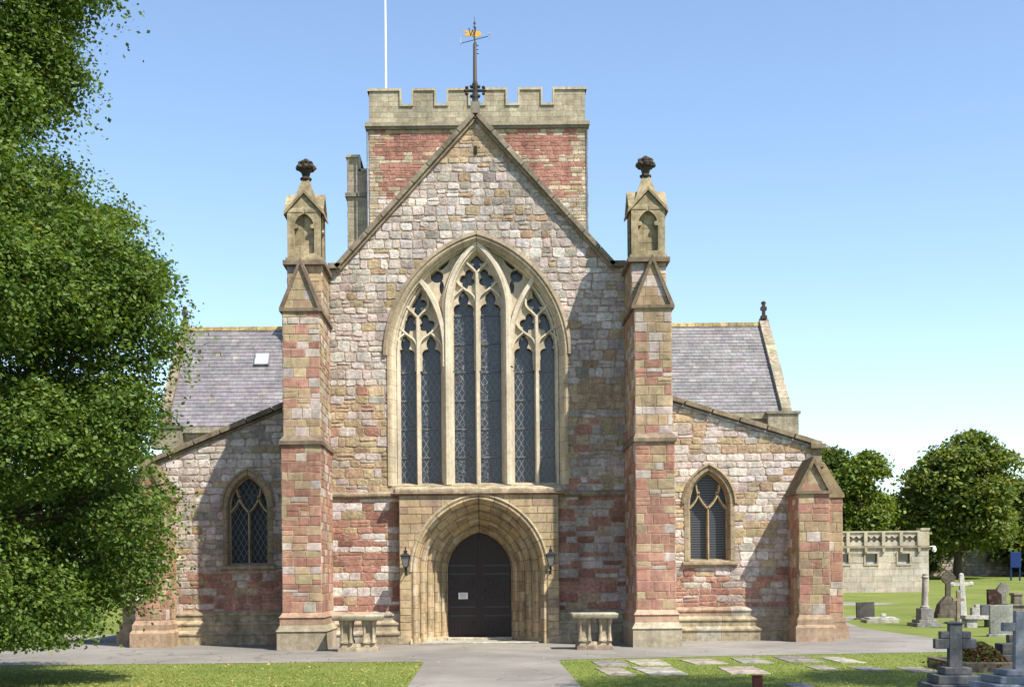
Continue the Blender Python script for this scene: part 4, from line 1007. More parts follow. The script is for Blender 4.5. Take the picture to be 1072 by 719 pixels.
def lantern(x, label):
    t = thing('wall_lantern', label, 'lantern', (x, PY, 2.1), group='lanterns beside the doorway'); k = MB()
    k.box(-.05, .05, -.03, .01, -.05, .25); k.tube([(0, 0, .2), (0, -.2, .26), (0, -.42, .2)], .018, 6); k.tube([(0, 0, .0), (0, -.16, .04), (0, -.36, .16), (0, -.42, .22)], .016, 6); k.blob((0, -.42, .12), (.04, .04, .07), (0, 0, 0)); k.build('bracket', M['iron'], t)
    k = MB(); cy = -.42; b, tp = .075, .15
    for sx in (-1, 1):
        for sy in (-1, 1): k.tube([(sx * b, cy + sy * b, .24), (sx * tp, cy + sy * tp, .60)], .012, 5)
    k.box(-.09, .09, cy - .09, cy + .09, .21, .25); k.box(-.17, .17, cy - .17, cy + .17, .59, .62); k.box(-.19, .19, cy - .19, cy + .19, .62, .71, tx=.12, ty=.12); k.box(-.06, .06, cy - .06, cy + .06, .71, .78); k.box(-.08, .08, cy - .08, cy + .08, .78, .82, tx=.05, ty=.05); k.lathe([(.015, .82), (.03, .85), (.008, .95)], 0, cy, 6)
    k.build('lantern_frame', M['iron'], t)
    k = MB(); k.hexa([(-b, cy - b, .25), (b, cy - b, .25), (b, cy + b, .25), (-b, cy + b, .25)], [(-tp + .006, cy - tp + .006, .59), (tp - .006, cy - tp + .006, .59), (tp - .006, cy + tp - .006, .59), (-tp + .006, cy + tp - .006, .59)], (.4, .4, .4)); k.build('lantern_pane', M['lamp_glass'], t); t.scale = (.84, .84, .84)
lantern(XC - 2.16, 'black wall lantern on the sunlit pier left of the church door')
lantern(XC + 2.10, 'black wall lantern on the shaded pier right of the church door')

# stone tables against the front
def table(x, y, w_, label, seed, dark):
    t = thing('stone_table', label, 'table', (x, y, 0), group='stone tables before the west front'); rnd = random.Random(seed)
    c = (.43, .355, .25)
    k = MB(); k.box(-w_ * .5, w_ * .5, -.34, .34, 0, .11, (.3, .22, .17) if dark else c); k.box(-w_ * .46, w_ * .46, -.30, .30, .11, .22, c, tx=.03, ty=.03); k.build('base', M['weathered'], t, bevel=.012)
    k = MB(); k.box(-w_ * .60, w_ * .60, -.44, .44, .84, .92, (.42, .37, .25), tx=-.03, ty=-.03); k.box(-w_ * .60 - .03, w_ * .60 + .03, -.47, .47, .92, .985, (.50, .46, .34)); k.build('tabletop', M['weathered'], t, bevel=.015)
    for sx in (-1, 1):
        for sy in (-1, 1):
            k = MB(); cx, cy = sx * w_ * .28, sy * .17
            pr_ = [(.19, .22), (.19, .27), (.145, .34), (.115, .44), (.11, .58), (.125, .68), (.17, .77), (.21, .82), (.21, .84)]
            pr_ = [(r_ * 1.3, z_) for r_, z_ in pr_]; k.lathe(pr_, cx, cy, 4, jit(c, .06, rnd), rot=math.pi / 4, sx=1.0, sy=.8)
            for q in (-1, 1): k.lathe([(.065, .24), (.05, .34), (.038, .45), (.04, .6), (.06, .74), (.08, .83)], cx + q * .12, cy - .13, 8, c)
            k.build('leg', M['weathered'], t)
X1, _ = at(380, 683, -3.55); X2, _ = at(622, 680, -3.5)
table(X1 - .12, -3.5, 1.08, 'weathered stone table on carved legs in full sun, left of the doorway', 61, False)
table(X2, -3.5, .98, 'weathered stone table on a dark plinth, in front of shaded wall right of the doorway', 62, True)

# ================================================================== CHURCHYARD
def post_cross(mb, w_, th, z0, z1, arm, az, ah, col, y=0):      # a plain latin cross
    mb.box(-w_ / 2, w_ / 2, y - th / 2, y + th / 2, z0, z1, col); mb.box(-arm / 2, -w_ / 2 + .001, y - th / 2 + .002, y + th / 2 - .002, az - ah / 2, az + ah / 2, col); mb.box(w_ / 2 - .001, arm / 2, y - th / 2 + .002, y + th / 2 - .002, az - ah / 2, az + ah / 2, col)
def steps(mb, sizes, col, rnd=random):
    z = -.05
    for w_, d_, h in sizes: mb.box(-w_ / 2, w_ / 2, -d_ / 2, d_ / 2, z, z + h + (.05 if z < 0 else 0), jit(col, .08, rnd)); z = (z + h + (.05 if z < 0 else 0))
    return z
def grave(name, label, cat, px, py, rz=0, Y=None, group='gravestones in the churchyard'):
    x, y = on_ground(px, py)
    t = thing(name, label, cat, (x, y, gz(y)), rz, group); q = random.Random(int(px * 7 + py)); t.rotation_euler = (R(q.uniform(-1.2, 1.2)), R(q.uniform(-1.6, 1.6)), rz + R(q.uniform(-4, 4)))
    return t, (DIST + y) / FOC
DK, LG, WT, BR = (.10, .105, .11), (.34, .35, .35), (.56, .54, .50), (.13, .11, .09)
# foreground cross, dark, with its double arms
t, s = grave('grave_cross', 'dark weathered stone cross with stepped base in the shaded foreground lawn', 'cross', 999, 722)
k = MB(); z = steps(k, ((1.0, .8, .12), (.74, .6, .15), (.46, .40, .13)), (.17, .17, .18)); k.build('stepped_base', M['grave'], t, bevel=.02)
k = MB(); post_cross(k, .22, .14, z - .01, z + .73, .70, z + .39, .17, (.15, .155, .165)); k.box(-.26, -.109, -.068, .068, z + .477, z + .60, (.15, .155, .165)); k.box(.109, .26, -.068, .068, z + .477, z + .60, (.15, .155, .165)); k.box(-.15, .15, -.09, .09, z + .725, z + .76, (.15, .155, .165)); k.build('cross', M['grave'], t, bevel=.015)
t, s = grave('grave_cross', 'pale grey plain latin cross on big stepped base at the right edge of the lawn', 'cross', 1066, 728)
k = MB(); z = steps(k, ((1.5, 1.2, .09), (1.22, 1.0, .12), (.92, .76, .12), (.62, .5, .10)), (.36, .38, .42)); k.build('stepped_base', M['grave'], t, bevel=.02)
k = MB(); post_cross(k, .16, .12, z - .01, z + .94, .56, z + .68, .14, (.36, .38, .42)); k.build('cross', M['grave'], t, bevel=.012)
# planted kerb grave between them
t, s = grave('kerbed_grave', 'kerbed grave with heathery plants behind the foreground crosses', 'grave', 1036, 700)
k = MB(); k.box(-1.0, 1.0, -.9, -.76, -.05, .2, BR); k.box(-1.0, 1.0, .76, .9, -.05, .2, BR); k.box(-1.0, -.86, -.76, .76, -.05, .199, BR); k.box(.86, 1.0, -.76, .76, -.05, .199, BR); k.build('kerb', M['grave'], t, bevel=.02)
k = MB(); z = steps(k, ((.7, .6, .3), (.5, .45, .22)), DK); k.build('stepped_base', M['grave'], t, bevel=.02).location = (.5, .2, 0)
KERB_GRAVE = t
# small stones, from the left
t, s = grave('headstone', 'dark square headstone on the lawn nearest the church corner', 'gravestone', 906, 648)
k = MB(); k.box(-.36, .36, -.07, .07, -.05, .70, (.10, .095, .09)); k.box(-.42, .42, -.12, .12, -.05, .06, (.14, .13, .12)); k.build('slab', M['grave'], t, bevel=.015)
t, s = grave('kerbed_grave', 'low pale kerbed grave lying beside the dark square headstone', 'grave', 921, 651)
k = MB(); k.box(-.62, .62, -.5, .5, -.05, .14, (.42, .40, .34)); k.box(-.5, .5, -.4, .4, .14, .2, (.47, .45, .4)); k.build('kerb', M['grave'], t, bevel=.02); k = MB(); k.blob((.1, -.2, .27), (.13, .12, .09), (.5, .48, .42)); k.build('urn', M['grave'], t)
t, s = grave('column_monument', 'grey broken column monument on a square stepped pedestal', 'monument', 968, 655)
k = MB(); z = steps(k, ((.95, .95, .12), (.70, .70, .12), (.48, .48, .42)), (.26, .25, .24)); k.build('pedestal', M['grave'], t, bevel=.015)
k = MB(); k.lathe([(.17, z), (.17, z + .06), (.125, z + .1), (.10, z + 1.08), (.13, z + 1.12), (.13, z + 1.16), (.09, z + 1.2), (.10, z + 1.26), (.03, z + 1.30)], 0, 0, 14, (.40, .37, .33)); k.build('column', M['grave'], t, smooth=False)
t, s = grave('wheel_cross', 'dark wheel headed cross on shouldered rough base beyond the column monument', 'cross', 992, 646)
k = MB(); k.box(-.55, .55, -.4, .4, -.05, .16, BR); k.hexa([(-.46, -.3, .16), (.46, -.3, .16), (.46, .3, .16), (-.46, .3, .16)], [(-.38, -.22, .55), (.38, -.22, .55), (.38, .22, .55), (-.38, .22, .55)], BR); k.hexa([(-.38, -.22, .55), (.38, -.22, .55), (.38, .22, .55), (-.38, .22, .55)], [(-.12, -.14, .86), (.12, -.14, .86), (.12, .14, .86), (-.12, .14, .86)], BR); k.build('base', M['grave'], t, bevel=.02)
def wheel(mb, zc, r, th, col, stem0, sw):
    f_ = Fr((0, -th / 2, 0), (1, 0, 0), (0, 0, 1), (0, -1, 0))
    def F(U, V):
        rg = np.maximum(np.hypot(U, V - zc) - r, -(np.hypot(U, V - zc) - r * .62)); cr = np.minimum(np.maximum(np.abs(U) - sw / 2, np.maximum(stem0 - V, V - zc - r * 1.12)), np.maximum(np.abs(V - zc) - sw * .42, np.abs(U) - r * 1.12)); return np.minimum(rg, cr)
    plate(mb, f_, F, -r * 1.25, r * 1.25, stem0 - .03, zc + r * 1.25, .02, 0, -th, col)
    f2 = Fr((0, th / 2, 0), (1, 0, 0), (0, 0, 1), (0, -1, 0)); plate(mb, f2, F, -r * 1.25, r * 1.25, stem0 - .03, zc + r * 1.25, .02, 0, .001, col)
k = MB(); wheel(k, 1.62, .26, .16, BR, .82, .19); k.build('cross', M['grave'], t)
t, s = grave('grave_cross', 'tall whitish cross with trefoil ends on slender tapering shaft', 'cross', 1008.5, 653)
k = MB(); z = steps(k, ((.8, .7, .14), (.5, .46, .16)), (.5, .48, .44)); k.build('stepped_base', M['grave'], t, bevel=.015)
k = MB(); k.box(-.12, .12, -.10, .10, z - .01, z + 1.5, WT, tx=.04, ty=.03); k.box(-.33, .33, -.068, .068, z + 1.14, z + 1.27, WT)
for q in ((-.35, z + 1.205), (.35, z + 1.205), (0, z + 1.53)): k.blob((q[0], 0, q[1]), (.10, .075, .10), WT, rough=.03)
k.build('cross', M['grave'], t, bevel=.01)
t, s = grave('grave_cross', 'small brown thin cross just before the tall whitish cross', 'cross', 1003, 657)
k = MB(); k.box(-.18, .18, -.12, .12, -.05, .22, (.2, .17, .13)); k.build('base', M['grave'], t); k = MB(); post_cross(k, .12, .1, .2, 1.28, .42, 1.02, .11, (.30, .25, .18)); k.blob((0, 0, 1.3), (.08, .06, .08), (.3, .25, .18)); k.build('cross', M['grave'], t, bevel=.01)
t, s = grave('chest_tomb', 'low long pale kerb tomb right of the tall whitish cross', 'tomb', 1024, 656)
k = MB(); k.box(-.58, .58, -.35, .35, .28, .42, WT); k.build('slab', M['grave'], t, bevel=.015); k = MB(); k.box(-.5, -.12, -.28, .28, -.05, .281, (.46, .45, .42)); k.build('support', M['grave'], t); k = MB(); k.box(.3, .5, -.25, .25, -.05, .281, (.35, .34, .32)); k.build('support', M['grave'], t)
t, s = grave('headstone', 'small white stone tablet standing behind the low kerb tomb', 'gravestone', 1024, 647)
k = MB(); k.box(-.3, .3, -.12, .12, -.05, .44, (.55, .53, .5)); k.box(-.15, .15, -.1, .1, .44, .56, (.55, .53, .5)); k.build('slab', M['grave'], t, bevel=.02)
t, s = grave('headstone', 'small dark stone between the kerb tomb and grey upright headstone', 'gravestone', 1032, 649)
k = MB(); k.box(-.2, .2, -.08, .08, -.05, .62, (.16, .17, .18)); k.build('slab', M['grave'], t, bevel=.02)
t, s = grave('headstone', 'plain light grey upright headstone behind the pale foreground cross', 'gravestone', 1048, 666)
k = MB(); k.box(-.36, .36, -.06, .06, -.05, .98, (.30, .31, .28)); k.box(-.42, .42, -.11, .11, -.05, .08, (.3, .3, .28)); k.build('slab', M['grave'], t, bevel=.02)
t, s = grave('headstone', 'polished dark reddish headstone beside the carved ringed cross', 'gravestone', 1041, 641)
k = MB(); k.box(-.30, .30, -.1, .1, -.05, 1.02, (.055, .028, .025)); k.build('slab', M['grave'], t, bevel=.02); k = MB(); k.box(-.38, .38, -.2, .2, -.05, .12, (.08, .06, .05)); k.build('base', M['grave'], t, bevel=.02)
t, s = grave('wheel_cross', 'carved mid grey ringed cross beside the dark reddish headstone', 'cross', 1051, 643)
k = MB(); k.box(-.35, .35, -.25, .25, -.05, .28, (.27, .25, .22)); k.build('base', M['grave'], t, bevel=.02); k = MB(); wheel(k, 1.08, .24, .14, (.27, .25, .22), .25, .2); k.build('cross', M['grave'], t)
t, s = grave('pedestal_tomb', 'broad brown stone tomb with a carved block on top at right edge', 'tomb', 1067, 646)
k = MB(); k.box(-.62, .62, -.4, .4, -.05, .46, (.24, .21, .16)); k.box(-.68, .68, -.46, .46, .46, .56, (.28, .25, .2)); k.build('chest', M['grave'], t, bevel=.02); k = MB(); k.box(-.28, .06, -.18, .18, .56, .95, (.22, .19, .15)); k.box(-.32, .1, -.22, .22, .9, 1.0, (.25, .22, .18)); k.build('carved_block', M['grave'], t, bevel=.02)
t, s = grave('headstone', 'dark low stone by the right edge in front of the light grey headstone', 'gravestone', 1070, 693)
k = MB(); k.box(-.3, .3, -.1, .1, -.05, .62, (.12, .12, .12)); k.build('slab', M['grave'], t, bevel=.02)

# ledger slabs let into the right lawn
LED = [(108, 205, 183, 198), (207, 312, 180, 195), (135, 225, 201, 225), (235, 365, 199, 222), (355, 470, 178, 192), (462, 585, 199, 218), (500, 600, 175, 190), (625, 730, 170, 188), (757, 835, 172, 188), (695, 770, 196, 208), (820, 895, 198, 210), (955, 1035, 200, 213), (625, 700, 247, 254)]
LLAB = ['left end one of the back row', 'second of the back row from the walk', 'front row one nearest the walk', 'wide pale one in the front row', 'third of the back row, broad', 'darker rim one mid front row', 'middle of the back row', 'broadest grey one toward the right buttress', 'narrow one sunk in grass at the back', 'small one at the shadow edge', 'pale small one below the corner buttress', 'far right one near the dark cross', 'grey one behind the red post in shadow']
ledgers = []
for i, ((a, b, c, d), lb) in enumerate(zip(LED, LLAB)):
    x0, x1 = 580 + a / 2.552, 580 + b / 2.552; y0, y1 = 620 + c / 2.552, 620 + d / 2.552
    A = on_ground(x0, y1); B = on_ground(x1, y1); Cc = on_ground((x0 + x1) / 2, y0)
    w_ = (B[0] - A[0]) * .88; l_ = min(max(Cc[1] - A[1], 1.0), 2.2); rnd = random.Random(300 + i)
    k = MB(); col = jit(pick(rnd, ((.36, .32, .27), 2), ((.29, .265, .235), 2), ((.39, .34, .27), 1)), .1, rnd)
    n = 5; pts = []
    for ex, ey in ((-1, -1), (1, -1), (1, 1), (-1, 1)): pts.append((ex * w_ / 2 + rnd.uniform(-.05, .05), ey * l_ / 2 + rnd.uniform(-.06, .06)))
    k.prism_z(pts, -.04, .018, col)
    o = k.build('ledger_slab', M['weathered'], None, bevel=.015, loc=((A[0] + B[0]) / 2 + .05, (A[1] + Cc[1]) / 2, 0)); o.rotation_euler = (rnd.uniform(-.004, .004), rnd.uniform(-.004, .004), rnd.uniform(-.05, .05))
    tag(o, 'flat grave slab in the right lawn, ' + lb, 'grave slab', 'flat grave slabs in the right lawn'); ledgers.append(((A[0] + B[0]) / 2 + .05, (A[1] + Cc[1]) / 2, w_ / 2, l_ / 2))
# red brown marker post
x, y = on_ground(793, 731)
t = thing('marker_post', 'short reddish brown wooden post in the foreground lawn', 'post', (x, y, 0)); k = MB(); k.box(-.075, .075, -.065, .065, -.1, .36); k.build('post', M['red_post'], t, bevel=.008); k = MB(); k.box(-.085, .085, -.075, .075, .36, .38); k.build('cap', M['red_post'], t, bevel=.006)

# ---------------- annex with pierced parapet
AYY = 40.0; sA = (DIST + AYY) / FOC; g0 = gz(AYY)
ax1, az1 = at(972, 556, AYY); ax0, _ = at(850, 556, AYY); _, azw = at(930, 573, AYY)
an = thing('stone_annex', 'low pale ashlar annex with pierced parapet and small square windows', 'building', ((ax0 + ax1) / 2, AYY, g0))
def loc(x): return x - (ax0 + ax1) / 2
rnd = random.Random(44); zt = azw - g0; acol = lambda u, v, r, q: jit(pick(r, ((.47, .415, .345), 3), ((.42, .37, .305), 2), ((.50, .45, .38), 1), a=.05), .05, r)
wins = []
for px in (893.5, 913, 947):
    pass
wx_ = [at(912, 581, AYY)[0], at(946, 581, AYY)[0], at(882, 581, AYY)[0]]; wz = at(929, 584.5, AYY)[1] - g0
k = MB(); hh = .36
ol = rect(loc(ax0), loc(ax1), -.1, zt); hs = [rect(loc(x) - hh, loc(x) + hh, wz - hh * .85, wz + hh * .85) for x in wx_]
panel(k, front(0), ol, acol, (.34, .42), (.5, 1.2), gap=.016, relief=.008, bev=.006, rnd=rnd, mort=(.30, .25, .18), holes=hs)
panel(k, west_right(loc(ax1)), rect(0, 9, -.1, zt), acol, (.34, .42), (.6, 1.1), gap=.012, relief=.006, bev=.006, rnd=rnd, mort=(.33, .28, .2))
panel(k, west_left(loc(ax0)), rect(0, 9, -.1, zt), acol, (.34, .42), (.6, 1.1), gap=.012, relief=.006, bev=.006, rnd=rnd, mort=(.33, .28, .2))
k.face([(loc(ax0), 9, -.1), (loc(ax1), 9, -.1), (loc(ax1), 9, zt), (loc(ax0), 9, zt)], (.4, .35, .26)); k.face([(loc(ax0), .02, zt - .05), (loc(ax1), 0, zt - .05), (loc(ax1), 9, zt - .05), (loc(ax0), 9, zt - .05)], (.3, .3, .3))
k.build('wall', M['tracery'], an)
for x in wx_:
    k = MB(); x = loc(x); a, b = hh * .85, hh
    fo, fi = .17, .0
    for (x0, x1, z0, z1) in ((-b - .1, b + .1, a, a + .1), (-b - .1, b + .1, -a - .12, -a), (-b - .1, -b, -a, a), (b, b + .1, -a, a)): k.box(x + x0, x + x1, -.05, .3, wz + z0, wz + z1, (.45, .39, .29))
    o = k.build('window', M['ashlar'], an, bevel=.01); k = MB(); k.box(x - b, x + b, .16, .18, wz - a, wz + a); m_ = flat_mat('dark_window_glass', (.04, .05, .06), .1, 0, .7, .1, 3, 0); k.build('pane', m_, o)
    k = MB(); k.box(x - b, x + b, .12, .155, wz - a, wz - a + .10, (.6, .6, .6)); k.build('frame', M['grave'], o)
k = MB(); pz0, pz1 = zt + .12, az1 - g0 - .05; L0, L1 = loc(ax0), loc(ax1) - .62
k.box(loc(ax0), loc(ax1) + .04, -.12, .3, zt - .02, zt + .12, (.30, .25, .18))
npan = 18; pw = (L1 - L0) / npan
def pier(U, V):
    u = np.mod(U - L0, pw) - pw / 2; v = V - (pz0 + pz1) / 2; q = .095
    h = np.minimum(np.minimum(np.hypot(u - q, v) - q, np.hypot(u + q, v) - q), np.minimum(np.hypot(u, v - q) - q, np.hypot(u, v + q) - q)); d = np.maximum(np.abs(u) + np.abs(v) * .9 - .30, -9)
    return np.maximum(np.maximum(np.abs(V - (pz0 + pz1) / 2) - (pz1 - pz0) / 2 + .0005, np.abs(U - (L0 + L1) / 2) - (L1 - L0) / 2), -h)
plate(k, front(-.02), pier, L0 - .05, L1 + .05, pz0 - .05, pz1 + .05, .035, 0, -.16, (.46, .41, .34))
k.box(L0, L1, .19, .24, pz0, pz1, (.40, .35, .27))
k.box(L0, L1, -.10, .2, pz1, pz1 + .10, (.42, .37, .28))
for i in range(0, npan + 1, 3): k.box(L0 + i * pw - .10, L0 + i * pw + .10, -.14, .21, zt + .1, pz1 + .002, (.44, .39, .29)); k.box(L0 + i * pw - .08, L0 + i * pw + .08, -.16, 0, zt - .28, zt - .02, (.38, .33, .24), ty=0)
k.box(L1, loc(ax1) + .02, -.08, .6, zt + .12, pz1 + .12, (.43, .37, .28)); k.box(L1 + .1, loc(ax1) + .06, -.12, .66, pz1 + .12, pz1 + .26, (.42, .37, .28)); 
k.build('parapet', M['tracery'], an)
sx, sz = at(974, 572, AYY)
t = thing('security_light', 'small white security lamp on an arm at the annex corner', 'lamp', (ax1, AYY, sz)); k = MB(); k.tube([(0, -.02, 0), (.28, -.06, .03)], .03, 6); k.build('arm', M['white_paint'], t); k = MB(); k.lathe([(.06, -.32), (.14, -.24), (.12, -.08), (.05, .05)], .32, -.06, 10); k.build('lamp_head', M['white_paint'], t, smooth=True)

# blue noticeboard
x, y = on_ground(1063, 607.5)
t = thing('notice_board', 'dark blue noticeboard on two blue posts at the far right lawn', 'noticeboard', (x, y, gz(y))); s = (DIST + y) / FOC
hb = 30 * s; 
for sg in (-1, 1):
    k = MB(); k.box(sg * 4.6 * s - .05, sg * 4.6 * s + .05, -.05, .05, -.1, hb * .97); k.build('post', M['blue_paint'], t)
k = MB(); k.box(-5.6 * s, 5.6 * s, -.11, -.055, hb * .46, hb); k.build('board', M['blue_paint'], t, bevel=.01)

# boundary wall under the trees
k = MB(); rnd = random.Random(70); yw = 74.0; x0, _ = at(960, 600, yw); x1 = x0 + 34
panel(k, front(yw), rect(x0 - 12, x1, gz(yw) - .2, gz(yw) + 2.9), lambda u, v, r, q: pick(r, (GREY, 3), (PALE, 2), (BUFF, 1)), (.25, .4), (.4, .8), gap=.03, relief=.03, bev=.02, rough=.02, rnd=rnd, mort=(.3, .26, .22))
k.box(x0 - 12, x1, yw + .01, yw + .5, gz(yw) - .2, gz(yw) + 2.9, (.3, .28, .25)); k.box(x0 - 12, x1, yw - .08, yw + .58, gz(yw) + 2.9, gz(yw) + 3.05, (.33, .3, .26))
tag(k.build('boundary_wall', M['rubble']), 'grey rubble churchyard wall in shade under the far trees', 'wall')

# ================================================================== TREES
def leaf_mesh(P, up, size, cols, rng, droop=.35):
    n = len(P)
    d = rng.normal(size=(n, 3)); nrm = up * 1.0 + d * .75; nrm /= np.linalg.norm(nrm, axis=1)[:, None]
    a = np.cross(nrm, rng.normal(size=(n, 3))); a /= np.linalg.norm(a, axis=1)[:, None]; b = np.cross(nrm, a)
    L = size * rng.uniform(.65, 1.3, n)[:, None]; W = L * rng.uniform(.55, .85, n)[:, None]
    V = np.empty((n, 4, 3)); V[:, 0] = P - a * L * .5; V[:, 1] = P + b * W * .5 - nrm * L * .08; V[:, 2] = P + a * L * .5 - nrm * L * droop * .4; V[:, 3] = P - b * W * .5 - nrm * L * .08
    return V.reshape(-1, 3), cols
def quads_object(name, V, cols, mat, parent=None):
    n = len(V) // 4; me = bpy.data.meshes.new(name); me.vertices.add(n * 4); me.vertices.foreach_set('co', V.astype(np.float32).ravel())
    me.loops.add(n * 4); me.loops.foreach_set('vertex_index', np.arange(n * 4, dtype=np.int32)); me.polygons.add(n)
    me.polygons.foreach_set('loop_start', np.arange(0, n * 4, 4, dtype=np.int32)); me.polygons.foreach_set('loop_total', np.full(n, 4, dtype=np.int32))
    a = me.attributes.new('tint', 'FLOAT_COLOR', 'FACE'); c = np.ones((n, 4), dtype=np.float32); c[:, :3] = cols; a.data.foreach_set('color', c.ravel())
    me.materials.append(mat); me.update(calc_edges=True); me.validate(); o = bpy.data.objects.new(name, me); C.objects.link(o)
    if parent is not None: o.parent = parent
    return o
def tree(name, label, cat, base, blobs, nclump, nleaf, leaf, csize, seed, trunk_r, cols, group=None, trunk_top=None, dens=None):
    """blobs: (x, y, z, rx, ry, rz) relative to the base; leaf sprays on and just under their surfaces"""
    rng = np.random.default_rng(seed); t = thing(name, label, cat, base, 0, group); B = np.array(blobs, float)
    wgt = (B[:, 3] * B[:, 4] * B[:, 5]) ** (2 / 3); wgt /= wgt.sum(); pts = []; ups = []
    while len(pts) < nclump:
        i = rng.choice(len(B), p=wgt); v = rng.normal(size=3); v /= np.linalg.norm(v)
        r = rng.uniform(.72, 1.03) if rng.random() < .8 else rng.uniform(.3, .75); q = B[i, :3] + v * r * B[i, 3:]
        if q[2] < .5: continue
        inside = False
        for j in range(len(B)):
            if j != i and np.sum(((q - B[j, :3]) / B[j, 3:]) ** 2) < .45: inside = True; break
        if inside and rng.random() < .85: continue
        pts.append(q); ups.append(v * .5 + np.array([0, 0, .8]))
    P = np.array(pts); U = np.array(ups); m = len(P)
    cs = csize * rng.uniform(.5, 1.35, m)
    off = rng.normal(size=(m, nleaf, 3)) * np.array([1, 1, .34]) * cs[:, None, None]
    off[:, :, 2] -= .25 * (off[:, :, 0] ** 2 + off[:, :, 1] ** 2) / cs[:, None]
    A = (P[:, None, :] + off).reshape(-1, 3); Up = np.repeat(U, nleaf, 0)
    ok = A[:, 2] > (.8 if name == 'lime_tree' else .25); A, Up = A[ok], Up[ok]
    k = rng.random(m); base_c = np.array(cols[0])[None] * (1 - k[:, None]) + np.array(cols[1])[None] * k[:, None]
    cc = np.repeat(base_c, nleaf, 0)[ok] * rng.uniform(.7, 1.3, (len(A), 1)); yl = rng.random(len(A)) < (.012 if name == 'lime_tree' else .03); cc[yl] = np.array((.22, .18, .03)) * rng.uniform(.6, 1.1, (yl.sum(), 1))
    V, cc = leaf_mesh(A, Up, leaf, cc, rng); quads_object('crown', V, cc, M['leaf'], t)
    k = MB(); zt = trunk_top or float(np.max(B[:, 2])) * .8; rnd = random.Random(seed)
    pth = [(rnd.uniform(-.15, .15) * i, rnd.uniform(-.15, .15) * i, zt * i / 6) for i in range(7)]; pth[0] = (0, 0, -.2)
    k.tube(pth, [trunk_r * (1.25 if i == 0 else 1 - i * .13) for i in range(7)], 10)
    k.build('trunk', M['bark'], t)
    k = MB()
    for i in range(min(len(B), 26)):
        z0 = min(B[i, 2] * .55, zt * .85); z0 = max(z0, zt * .18); q = z0 / zt * 6; i0 = int(q); s_ = Vector(pth[min(i0, 6)]); e_ = Vector(B[i, :3]); mid = (s_ + e_) / 2 + Vector((0, 0, .4)); r = trunk_r * .32
        k.tube([s_, mid, e_, e_ + (e_ - mid) * .45], [r, r * .7, r * .4, r * .12], 7)
        for j in range(5):
            v = Vector(rng.normal(size=3)).normalized(); k.tube([mid.lerp(e_, .6), e_ + Vector((v.x * B[i, 3], v.y * B[i, 4], v.z * B[i, 5])) * .85], [r * .3, r * .06], 5)
    k.build('limb', M['bark'], t)
    return t
G1, G2 = (.056, .11, .019), (.13, .192, .036)
# the big lime at the left: trunk beyond the frame's edge, crown down to the ground
rs = random.Random(4); bl = []
PZ, PR = [.6, 1.4, 3, 5.5, 8.9, 10, 11.5, 12.5, 13.5, 14.5, 16, 19, 22], [6.2, 6.6, 7.3, 7.6, 8.0, 7.2, 6.5, 6.0, 5.2, 5.6, 5.0, 3.8, 1.4]
for i in range(130):
    z = 1.1 + 20.5 * (i / 129) ** 1.05; rad = float(np.interp(z, PZ, PR))
    th = rs.uniform(0, 2 * math.pi) if i % 4 else rs.uniform(-1.3, .4); s_ = rs.uniform(1.0, 1.8); q = max(.3, rad - s_ * 1.12) * (rs.uniform(.93, 1.0) if i % 5 else rs.uniform(.3, .7))
    bl.append((q * math.cos(th), q * math.sin(th), z, s_ * 1.15, s_ * 1.15, s_ * .85))
bl += [(4.7, -.5, 16.6, 1.5, 1.4, 1.0), (4.4, .3, 17.6, 1.5, 1.5, 1.0), (3.2, .8, 16.6, 1.7, 1.6, 1.3), (3.0, -.8, 15.2, 1.7, 1.6, 1.3), (3.0, 0, 18.2, 1.7, 1.6, 1.3)]
bl = [(a * .76, b * .76, max(1.65, 2 + (c - 2) * .76), d * .76, e * .76, f * .70) for a, b, c, d, e, f in bl]
tree('lime_tree', 'huge leafy lime tree at the left with foliage sweeping to the drive', 'tree', (-11.4, -14.4, 0), bl, 10500, 76, .085, .25, 12, .42, (G1, G2), trunk_top=12)
# bush beside the corner, behind the lime
tree('laurel_bush', 'dense dark green bush behind the lime tree by the church corner', 'bush', (-15.6, 3.4, 0), [(0, 0, 1.3, 1.8, 1.4, 1.4), (1.5, -.4, 1.0, 1.3, 1.1, 1.1), (-1.8, .2, 1.5, 1.6, 1.3, 1.5), (.6, .6, 2.2, 1.4, 1.2, 1.1)], 420, 55, .15, .28, 5, .12, ((.05, .085, .014), (.09, .125, .02)), trunk_top=1.6)
def round_tree(name, label, px, ybase, ytop, xw, Y, seed, cols=(G1, G2), n=900, group='trees beyond the churchyard', low=.16):
    x, _ = at(px, 600, Y); _, zt = at(px, ytop, Y); g = gz(Y); h = zt - g; s = (DIST + Y) / FOC; rw = xw * s / 2; rs = random.Random(seed); bl = []
    for i in range(24):
        f = low + (1 - low - .09) * (i / 23); prof = math.sqrt(max(.03, 1 - ((f - .46) / .56) ** 2)); th = rs.uniform(0, 6.28); b = rw * rs.uniform(.19, .40); q = rs.uniform(.5, 1.0) * max(.2, 1.02 - b / rw)
        bl.append((rw * prof * q * math.cos(th), rw * prof * q * math.sin(th), h * f, b * 1.15, b * 1.15, b * .8))
    tree(name, label, 'tree', (x, Y, g), bl, n, 52, 4.3 * s, 6.6 * s, seed, rw * .07, cols, group, trunk_top=h * .7)
round_tree('broadleaf_tree', 'large round leafy tree with dark trunk beyond the graves at right', 1003, 606, 455, 132, 66, 3, ((.075, .12, .022), (.17, .21, .042)), 850, low=.30)
round_tree('broadleaf_tree', 'tall narrower leafy tree rising behind the annex roof', 903, 620, 470, 62, 62, 9, ((.08, .13, .02), (.18, .23, .04)), 480)
